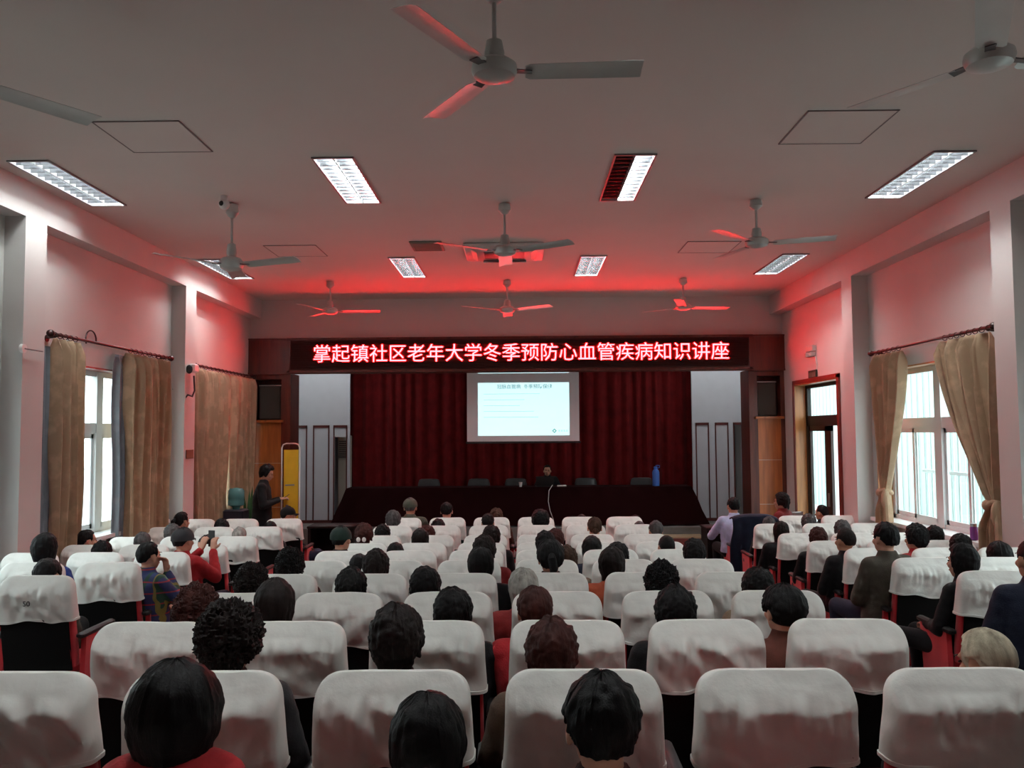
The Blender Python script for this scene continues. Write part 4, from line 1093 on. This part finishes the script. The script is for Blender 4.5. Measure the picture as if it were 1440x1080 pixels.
def hairmat(nm, col, rough=0.55):
    if nm in MATS: return MATS[nm]
    m = mat(nm, col, rough, var=0.5, vscale=10, bump=0.25, bscale=90, stretch=(3, 3, 0.5), spec=0.12); return m
HM = {'k': hairmat('black_hair', (0.004, 0.0038, 0.004)), 'd': hairmat('dark_brown_hair', (0.008, 0.005, 0.0045)), 'r': hairmat('reddish_dyed_hair', (0.035, 0.009, 0.007)),
      'b': hairmat('brown_hair', (0.045, 0.024, 0.015)), 'g': hairmat('grey_black_hair', (0.06, 0.058, 0.058)), 'w': hairmat('silver_hair', (0.30, 0.30, 0.27), 0.5), 'y': hairmat('cream_white_hair', (0.42, 0.38, 0.28), 0.6)}
def cm(nm, col, pat=None):
    if nm in MATS: return MATS[nm]
    if pat != 'plaid': return mat(nm, col, 0.85, spec=0.2, sheen=0.05, bump=0.2, bscale=120, var=0.2, vscale=14)
    m = mat(nm, col, 0.8); nt = m.node_tree; L = nt.links.new; bs = nt.nodes['Principled BSDF']
    tc = nt.nodes.new('ShaderNodeTexCoord'); sx = nt.nodes.new('ShaderNodeSeparateXYZ'); L(tc.outputs['Object'], sx.inputs[0])
    def stripe(sock, fr, th):
        a = nt.nodes.new('ShaderNodeMath'); a.operation = 'MULTIPLY'; a.inputs[1].default_value = fr; L(sock, a.inputs[0])
        f = nt.nodes.new('ShaderNodeMath'); f.operation = 'FRACT'; L(a.outputs[0], f.inputs[0])
        g = nt.nodes.new('ShaderNodeMath'); g.operation = 'LESS_THAN'; g.inputs[1].default_value = th; L(f.outputs[0], g.inputs[0]); return g.outputs[0]
    mx = nt.nodes.new('ShaderNodeMixRGB'); mx.inputs[1].default_value = (*col, 1); mx.inputs[2].default_value = (0.01, 0.05, 0.03, 1); L(stripe(sx.outputs[0], 11, 0.4), mx.inputs[0])
    m2 = nt.nodes.new('ShaderNodeMixRGB'); L(mx.outputs[0], m2.inputs[1]); m2.inputs[2].default_value = (0.3, 0.02, 0.03, 1); L(stripe(sx.outputs[2], 11, 0.12), m2.inputs[0])
    m3 = nt.nodes.new('ShaderNodeMixRGB'); L(m2.outputs[0], m3.inputs[1]); m3.inputs[2].default_value = (0.2, 0.15, 0.03, 1); L(stripe(sx.outputs[0], 5.5, 0.06), m3.inputs[0])
    L(m3.outputs[0], bs.inputs['Base Color']); return m
CM = {'black': cm('black_coat', (0.005, 0.005, 0.006)), 'navy': cm('navy_coat', (0.010, 0.014, 0.03)), 'red': cm('red_coat', (0.30, 0.012, 0.016)), 'darkred': cm('dark_red_coat', (0.16, 0.012, 0.012)),
      'olive': cm('olive_coat', (0.035, 0.035, 0.022)), 'brown': cm('brown_coat', (0.06, 0.035, 0.022)), 'greybrown': cm('grey_brown_jacket', (0.06, 0.05, 0.038)), 'orange': cm('rust_orange_coat', (0.35, 0.07, 0.03)),
      'pale blue': cm('pale_blue_shirt', (0.52, 0.58, 0.82)), 'dark grey': cm('dark_grey_coat', (0.03, 0.03, 0.032)), 'dark green': cm('dark_green_coat', (0.012, 0.025, 0.02)), 'plaid': cm('plaid_coat', (0.02, 0.03, 0.11), 'plaid'),
      'beige': cm('beige_coat', (0.20, 0.15, 0.10)), 'blue': cm('blue_coat', (0.02, 0.05, 0.22)), 'grey green': cm('grey_green_jacket', (0.07, 0.08, 0.06)), 'patterned': cm('patterned_red_green_coat', (0.10, 0.03, 0.02))}
POSES = {'up': pose_sit(), 'lean': pose_sit(lean=0.13, bow=0.22, h=1.12), 'bowed': pose_sit(lean=0.20, bow=0.6, h=1.02), 'phone': pose_sit(arms='phone'), 'table': pose_sit(lean=0.05, arms='table'), 'cheek': pose_sit(arms='cheek'), 'stand': pose_stand()}
TPL = {}
def tpl(p):
    if p not in TPL:
        J = POSES[p]
        TPL[p] = dict(body=body_mesh(J, 'body_'+p), jacket=jacket_mesh(J, 'jacket_'+p), trousers=trousers_mesh(J, 'trousers_'+p), shoes=shoes_mesh(J, 'shoes_'+p))
    return TPL[p]
EYE = MB().ell((0, 0, 0), (0.012, 0.006, 0.0055), 12, 8).mesh('eye', M_eye)
BROW = MB().tube([(-0.018, 0, 0), (0, 0.004, 0.004), (0.018, 0, 0)], 0.0025, 6).mesh('eyebrow', M_eye)
LIPS = MB().ell((0, 0, 0), (0.022, 0.006, 0.006), 12, 8).mesh('lips', M_lip)
TOPZ = {p: POSES[p]['head'].z+0.125 for p in POSES}
def omat(o, m):
    o.material_slots[0].link = 'OBJECT'; o.material_slots[0].material = m
def person(loc, rz, pose, style, hc, coat, label, scale=1.0, k=0, group='seated audience', face=False, cap=None, skin=None, trousers='black', hs=1.0, turn=0.0):
    T = tpl(pose); J = POSES[pose]
    o = link('person', T['body']); o.location = loc; o.rotation_euler = (0, 0, rz); o.scale = (scale,)*3
    omat(o, skin or M_skin)
    j = link('jacket', T['jacket'], o); omat(j, CM[coat])
    t = link('trousers', T['trousers'], o); omat(t, CM[trousers])
    s = link('shoes', T['shoes'], o); omat(s, M_black)
    R = head_rot(J)
    h = link('hair', hair(style, k % 3), o); omat(h, HM[hc]); h.location = J['head']; h.rotation_euler = (-J['bow'], 0, 0); h.scale = (hs, hs*0.98, 0.5+0.5*hs)
    if cap:
        c = link('cap', CAP, o); omat(c, CM[cap]); c.location = J['head']; c.rotation_euler = (-J['bow'], 0, 0)
    for s_ in (-1, 1):
        e = link('eye', EYE, o); e.location = J['head']+R@V(s_*0.030, 0.081, 0.008); e.rotation_euler = (-J['bow'], 0, 0)
        e = link('eyebrow', BROW, o); e.location = J['head']+R@V(s_*0.030, 0.087, 0.028); e.rotation_euler = (-J['bow'], 0, 0)
    e = link('lips', LIPS, o); e.location = J['head']+R@V(0, 0.089, -0.060); e.rotation_euler = (-J['bow'], 0, 0)
    tag(o, label, 'person', group)
    return o
hname = {'short': 'short', 'crop': 'close-cropped', 'bob': 'bobbed', 'full': 'full', 'perm': 'curly', 'tied': 'tied-back', 'long': 'long', 'bald': 'thinning', 'pony': 'ponytailed'}
hcol = {'k': 'black', 'd': 'dark', 'r': 'reddish', 'b': 'brown', 'g': 'grey-black', 'w': 'silver', 'y': 'white'}
# row, block, seat, head x, head top y, pose, hair, colour, coat, options
P = [
 (0, 'C', 1, 249, 931, 'up', 'bob', 'k', 'red', dict(hs=1.08)), (0, 'C', 2, 602, 975, 'up', 'bob', 'k', 'black', dict(hs=1.0)), (0, 'C', 3, 845, 948, 'up', 'short', 'k', 'black', dict(hs=1.08)),
 (1, 'C', 1, 324, 847, 'up', 'perm', 'd', 'dark grey', dict(hs=1.1)), (1, 'C', 2, 558, 848, 'up', 'full', 'd', 'black', {}), (1, 'C', 3, 775, 868, 'up', 'full', 'r', 'brown', dict(hs=1.0)),
 (1, 'C', 5, 1384, 884, 'lean', 'crop', 'y', 'dark grey', dict(hs=1.1, rz=0.5, skin=1)),
 (2, 'C', 0, 276, 822, 'lean', 'perm', 'r', 'red', {}), (2, 'C', 1, 387, 814, 'up', 'bob', 'd', 'black', {}), (2, 'C', 2, 637, 825, 'up', 'full', 'k', 'black', {}), (2, 'C', 3, 752, 825, 'up', 'short', 'r', 'red', dict(hs=1.05)),
 (2, 'C', 4, 949, 824, 'up', 'full', 'k', 'black', dict(hs=1.05)), (2, 'C', 5, 1100, 824, 'up', 'short', 'k', 'patterned', dict(rz=0.35, hs=1.2)),
 (3, 'C', 0, 354, 792, 'up', 'perm', 'd', 'dark grey', {}), (3, 'C', 1, 494, 797, 'up', 'full', 'k', 'black', {}), (3, 'C', 2, 598, 796, 'up', 'full', 'k', 'blue', {}), (3, 'C', 3, 736, 799, 'up', 'bob', 'w', 'darkred', {}),
 (3, 'C', 4, 930, 789, 'up', 'perm', 'k', 'black', {}), (3, 'C', 5, 1065, 797, 'up', 'full', 'k', 'beige', {}),
 (4, 'C', 0, 408, 770, 'up', 'perm', 'k', 'black', {}), (4, 'C', 1, 529, 772, 'up', 'full', 'd', 'brown', {}), (4, 'C', 2, 676, 769, 'up', 'bob', 'k', 'black', {}), (4, 'C', 3, 774, 760, 'up', 'pony', 'k', 'black', dict(hs=1.12)),
 (4, 'C', 4, 860, 769, 'up', 'bob', 'd', 'orange', {}),
 (5, 'C', 1, 505, 779, 'lean', 'short', 'k', 'black', {}), (5, 'C', 2, 681, 752, 'up', 'full', 'd', 'darkred', {}), (5, 'C', 3, 796, 767, 'lean', 'full', 'b', 'beige', {}), (5, 'C', 4, 868, 762, 'up', 'full', 'k', 'black', {}), (5, 'C', 5, 976, 757, 'up', 'full', 'k', 'black', {}),
 (6, 'C', 0, 480, 738, 'up', 'short', 'k', 'black', dict(cap='dark green', rz=-0.25)), (6, 'C', 1, 556, 763, 'lean', 'short', 'k', 'black', {}), (6, 'C', 3, 767, 746, 'up', 'full', 'k', 'dark grey', {}), (6, 'C', 4, 832, 755, 'lean', 'long', 'k', 'navy', {}), (6, 'C', 5, 937, 752, 'up', 'crop', 'k', 'black', {}),
 (7, 'C', 0, 512, 735, 'up', 'full', 'r', 'darkred', dict(clip=1)), (7, 'C', 1, 591, 743, 'up', 'bob', 'd', 'grey green', {}), (7, 'C', 2, 691, 738, 'up', 'full', 'd', 'black', {}), (7, 'C', 3, 781, 743, 'up', 'full', 'r', 'darkred', {}),
 (8, 'C', 0, 538, 737, 'up', 'full', 'k', 'black', {}), (8, 'C', 1, 601, 738, 'up', 'full', 'r', 'orange', {}), (8, 'C', 4, 836, 727, 'up', 'tied', 'b', 'brown', {}), (8, 'C', 5, 922, 732, 'up', 'short', 'g', 'dark grey', {}),
 (9, 'C', 0, 553, 717, 'up', 'full', 'g', 'black', {}), (9, 'C', 1, 616, 730, 'up', 'full', 'k', 'black', {}), (9, 'C', 2, 686, 722, 'up', 'short', 'k', 'dark green', {}), (9, 'C', 3, 760, 717, 'up', 'full', 'k', 'black', dict(hs=1.2)), (9, 'C', 5, 899, 731, 'up', 'crop', 'g', 'black', {}),
 (10, 'C', 0, 577, 699, 'up', 'short', 'g', 'grey green', dict(cap='grey green', s=1.1)), (10, 'C', 1, 628, 706, 'up', 'short', 'k', 'navy', {}), (10, 'C', 2, 698, 714, 'up', 'full', 'b', 'brown', {}), (10, 'C', 4, 818, 721, 'up', 'bald', 'd', 'black', {}), (10, 'C', 5, 893, 723, 'up', 'short', 'k', 'black', {}),
 (4, 'L', 0, 66, 786, 'bowed', 'short', 'k', 'olive', {}), (5, 'L', 1, 64, 750, 'up', 'bob', 'k', 'blue', {}), (5, 'L', 0, 210, 762, 'cheek', 'short', 'k', 'plaid', dict(rz=-0.6, face=1)),
 (6, 'L', 1, 144, 760, 'up', 'full', 'k', 'black', {}), (6, 'L', 0, 258, 740, 'phone', 'short', 'k', 'red', dict(cap='dark grey', rz=-0.3)),
 (7, 'L', 2, 111, 745, 'up', 'short', 'k', 'black', dict(rz=-0.8)), (7, 'L', 1, 201, 748, 'up', 'short', 'g', 'dark grey', {}), (7, 'L', 0, 292, 752, 'lean', 'full', 'd', 'black', {}),
 (8, 'L', 1, 243, 736, 'up', 'full', 'g', 'black', {}), (8, 'L', 0, 337, 741, 'up', 'short', 'w', 'dark grey', {}), (9, 'L', 2, 256, 720, 'up', 'pony', 'k', 'black', dict(rz=-0.5, face=1)), (9, 'L', 1, 312, 729, 'up', 'full', 'k', 'black', {}),
 (9, 'L', 0, 380, 733, 'lean', 'short', 'k', 'dark grey', {}), (10, 'L', 0, 406, 711, 'up', 'short', 'k', 'black', dict(cap='black', rz=-1.2)),
 (3, 'R', 0, 1452, 756, 'up', 'crop', 'd', 'navy', dict(s=1.05, skin=1, bx=2.78)), (4, 'R', 0, 1352, 764, 'up', 'bob', 'k', 'black', dict(rz=0.6, face=1)), (5, 'R', 0, 1244, 735, 'up', 'short', 'k', 'greybrown', dict(rz=0.25, hs=1.05)), (5, 'R', 1, 1405, 763, 'lean', 'long', 'k', 'dark grey', {}),
 (6, 'R', 0, 1188, 742, 'up', 'crop', 'd', 'black', dict(rz=0.35, skin=1, hs=1.05)), (6, 'R', 1, 1287, 736, 'up', 'full', 'k', 'red', dict(rz=0.4)), (6, 'R', 2, 1350, 750, 'up', 'full', 'k', 'dark grey', {}),
 (7, 'R', 0, 1150, 741, 'up', 'full', 'r', 'black', {}), (7, 'R', 2, 1313, 739, 'up', 'full', 'k', 'black', {}), (8, 'R', 0, 1098, 734, 'up', 'long', 'd', 'black', {}), (8, 'R', 1, 1184, 731, 'up', 'full', 'g', 'dark grey', {}),
 (9, 'R', 0, 1081, 726, 'up', 'short', 'g', 'black', {}), (9, 'R', 1, 1137, 722, 'up', 'full', 'g', 'black', {}), (10, 'R', 2, 1196, 709, 'up', 'crop', 'k', 'black', dict(rz=0.5, face=1, skin=1)),
]
kk = 0
for (r, blk, i, hx, hy, pose, style, hc, coat, op) in P:
    kk += 1
    J = POSES[pose]; y0 = rowY(r)
    hyl = J['head'].y-0.28   # head is about here ahead of the seat back's zero
    Yh = y0+0.02+J['head'].y
    tp_ = at(hx, hy, Yh); base = fz(y0+0.3)
    need = tp_.z-base
    hs = op.get('hs', 1.0)
    topl = TOPZ[pose]+{'perm': 0.02, 'full': 0.016, 'bob': 0.012}.get(style, 0)
    if cap_ := op.get('cap'): topl += 0.01
    s = need/topl
    if s < 0.86 and pose == 'up':
        pose = 'lean'; J = POSES[pose]; Yh = y0+0.02+J['head'].y; tp_ = at(hx, hy, Yh); need = tp_.z-base; topl = TOPZ[pose]+0.012; s = need/topl
    s = max(0.80, min(1.12, s))
    rz = op.get('rz', 0.0)+0.06*math.sin(kk*2.3)
    hy_l = J['head'].y*s
    X = tp_.x + math.sin(rz)*hy_l; Yl = y0+0.02 + (J['head'].y*(1-s)) + (1-math.cos(rz))*hy_l
    seatX = {'C': CC, 'L': LC, 'R': RC}[blk][i]
    if blk != 'C' and (r, blk, i) not in ((5, 'L', 0), (3, 'R', 0)): X = max(seatX-0.3, min(seatX+0.2, X)); X = min(X, 4.08)
    where = seat_place(blk, i, r)
    cap = op.get('cap')
    lb = 'person, %s %s hair%s, %s' % (hname[style], hcol[hc], '' if not cap else ' and cap', where)
    if cap: lb = 'person in a cap, ' + where
    nm = {'blue': 'blue', 'plaid': 'blue plaid', 'greybrown': 'grey-brown', 'darkred': 'dark red'}.get(coat, coat)
    if len(lb.split())+2 <= 15 and (r, blk, i) in ((0, 'C', 1), (5, 'L', 0), (6, 'L', 0), (5, 'R', 0), (3, 'R', 0), (6, 'R', 1), (4, 'C', 4)):
        lb = lb.replace('person', 'person in %s coat' % nm, 1) if not cap else 'person in %s coat and cap holding up a phone, %s' % (nm, where)
    o = person((X, Yl, base), rz, pose, style, hc, coat, lb, s, kk, face=op.get('face', False), cap=cap, skin=M_skin2 if op.get('skin') else M_skin, hs=hs, trousers='black' if kk % 3 else 'navy')
    if (r, blk, i) == (0, 'C', 1):
        q = MB().ell((0, 0, 0), (0.172, 0.12, 0.075), 32, 18)
        q.v = [(x, y, z+0.006*noise.noise(Vector((x*12, y*12, z*18)))) for x, y, z in q.v]
        q = q.build('padded_collar', CM['red'], o); q.location = J['neck']+V(0, -0.01, -0.008)
    if op.get('clip'):
        q = MB()
        for sx in (-1, 1): q.ell((sx*0.03, -0.125, -0.02), (0.022, 0.01, 0.025), 12, 8)
        q = q.build('hair_clip', M_white, o); q.location = J['head']
    if pose == 'phone':
        ph = MB().rbox(-0.036, 0.036, -0.004, 0.004, -0.075, 0.075, 0.003).build('phone', M_black)
        hl = (J['wrL']+J['wrR'])/2+V(0, 0.06, 0.10); ph.location = Matrix.Translation((X, Yl, base)) @ Matrix.Rotation(rz, 4, 'Z') @ (hl*s); ph.rotation_euler = (0, 0, rz)
        tag(ph, 'black phone held up by the person in the red coat', 'phone')

# speaker at the table, standing man, front-right group
px0 = at(769.5, 653, 16.95)
sc_ = (px0.z-ZST)/(TOPZ['table']+0.01)
o = person((px0.x, 17.25, ZST), PI, 'table', 'short', 'd', 'black', 'person in black sitting behind the laptop, facing the hall', max(0.85, sc_), 1, group=None, face=True)
stage_chair(px0.x, 'dark chair the speaker in black sits on')
p = at(374, 653, 12.3); s = p.z/(TOPZ['stand']+0.012)
rz = -PI/2+0.25
o = person((p.x-0.05, 12.3, 0), rz, 'stand', 'full', 'k', 'black', 'person in black standing front left, looking down at a phone', s, 2, group=None, face=True)
J = POSES['stand']; hl = (J['wrL']+J['wrR'])/2+V(0, 0.08, 0.03)
ph = MB().rbox(-0.036, 0.036, -0.07, 0.07, -0.004, 0.004, 0.003).build('phone', M_black); ph.location = Matrix.Translation((p.x-0.05, 12.3, 0)) @ Matrix.Rotation(rz, 4, 'Z') @ (hl*s); ph.rotation_euler = (0.6, 0, rz)
tag(ph, 'dark phone in the hands of the standing person', 'phone')
p = at(1036, 699, 11.25); s = p.z/(TOPZ['table']+0.005)
person((p.x, 10.95, 0), 0.1, 'table', 'short', 'k', 'pale blue', 'person in pale blue shirt writing at the desk, front right', s, 0, group=None)
p = at(1133, 692, 11.9); s = p.z/(TOPZ['up']+0.015)
person((p.x-0.1, 11.75, 0), 0.9, 'up', 'full', 'd', 'darkred', 'person in dark red coat turned sideways near the right door', s, 1, group=None, face=True)
p = at(1112, 702, 12.6); s = p.z/(TOPZ['up']+0.015)
person((p.x, 12.4, 0), 0.4, 'up', 'short', 'k', 'dark grey', 'person in dark grey beside the orange wood panel at right', s, 2, group=None)
def plain_chair(x, y, rz, label):
    r = empty('wooden_chair', (x, y, 0), rz)
    MB().rbox(-0.21, 0.21, 0.1, 0.52, 0.42, 0.46, 0.01).build('seat', M_maho, r); MB().rbox(-0.21, 0.21, 0.07, 0.10, 0.6, 0.9, 0.01).build('backrest', M_maho, r)
    for dx in (-0.19, 0.19):
        MB().box(dx-0.015, dx+0.015, 0.07, 0.10, 0, 0.9).build('leg', M_maho, r, False); MB().box(dx-0.015, dx+0.015, 0.48, 0.51, 0, 0.42).build('leg', M_maho, r, False)
    tag(r, label, 'chair')
p = at(1133, 692, 11.9); plain_chair(p.x-0.1, 11.75, 0.9, 'plain chair under the person in dark red near the door')
p = at(1112, 702, 12.6); plain_chair(p.x, 12.4, 0.4, 'plain chair under the person in dark grey at right')
# dark coat draped over the front-right aisle chair
def coatf(u, v):
    a = (u-0.5)*2; z = 1.02-0.72*v
    return (0.29*a*(1+0.12*v)+0.01*math.sin(v*9), -0.035+0.16*(1-z)*0.6-0.035*(1-a*a)-0.02*math.sin(u*26)*v+0.02*noise.noise(Vector((u*5, v*4, 2))), z-0.05*abs(a)**3)
vs, fs = grid(coatf, 40, 26); b = MB().add(vs, fs)
def coatg(u, v):
    a = (u-0.5)*2; return (0.29*a, -0.035-0.035*(1-a*a)+0.17*v, 1.02-0.05*abs(a)**3+0.02*math.sin(PI*v))
vs, fs = grid(coatg, 40, 6); b.add(vs, fs)
o = b.build('draped_coat', CM['navy']); o.location = (RC[0], rowY(10)-0.035, 0.0); md = o.modifiers.new('thickness', 'SOLIDIFY'); md.thickness = 0.015
tag(o, 'dark coat draped over the chair back at the front right aisle', 'coat')
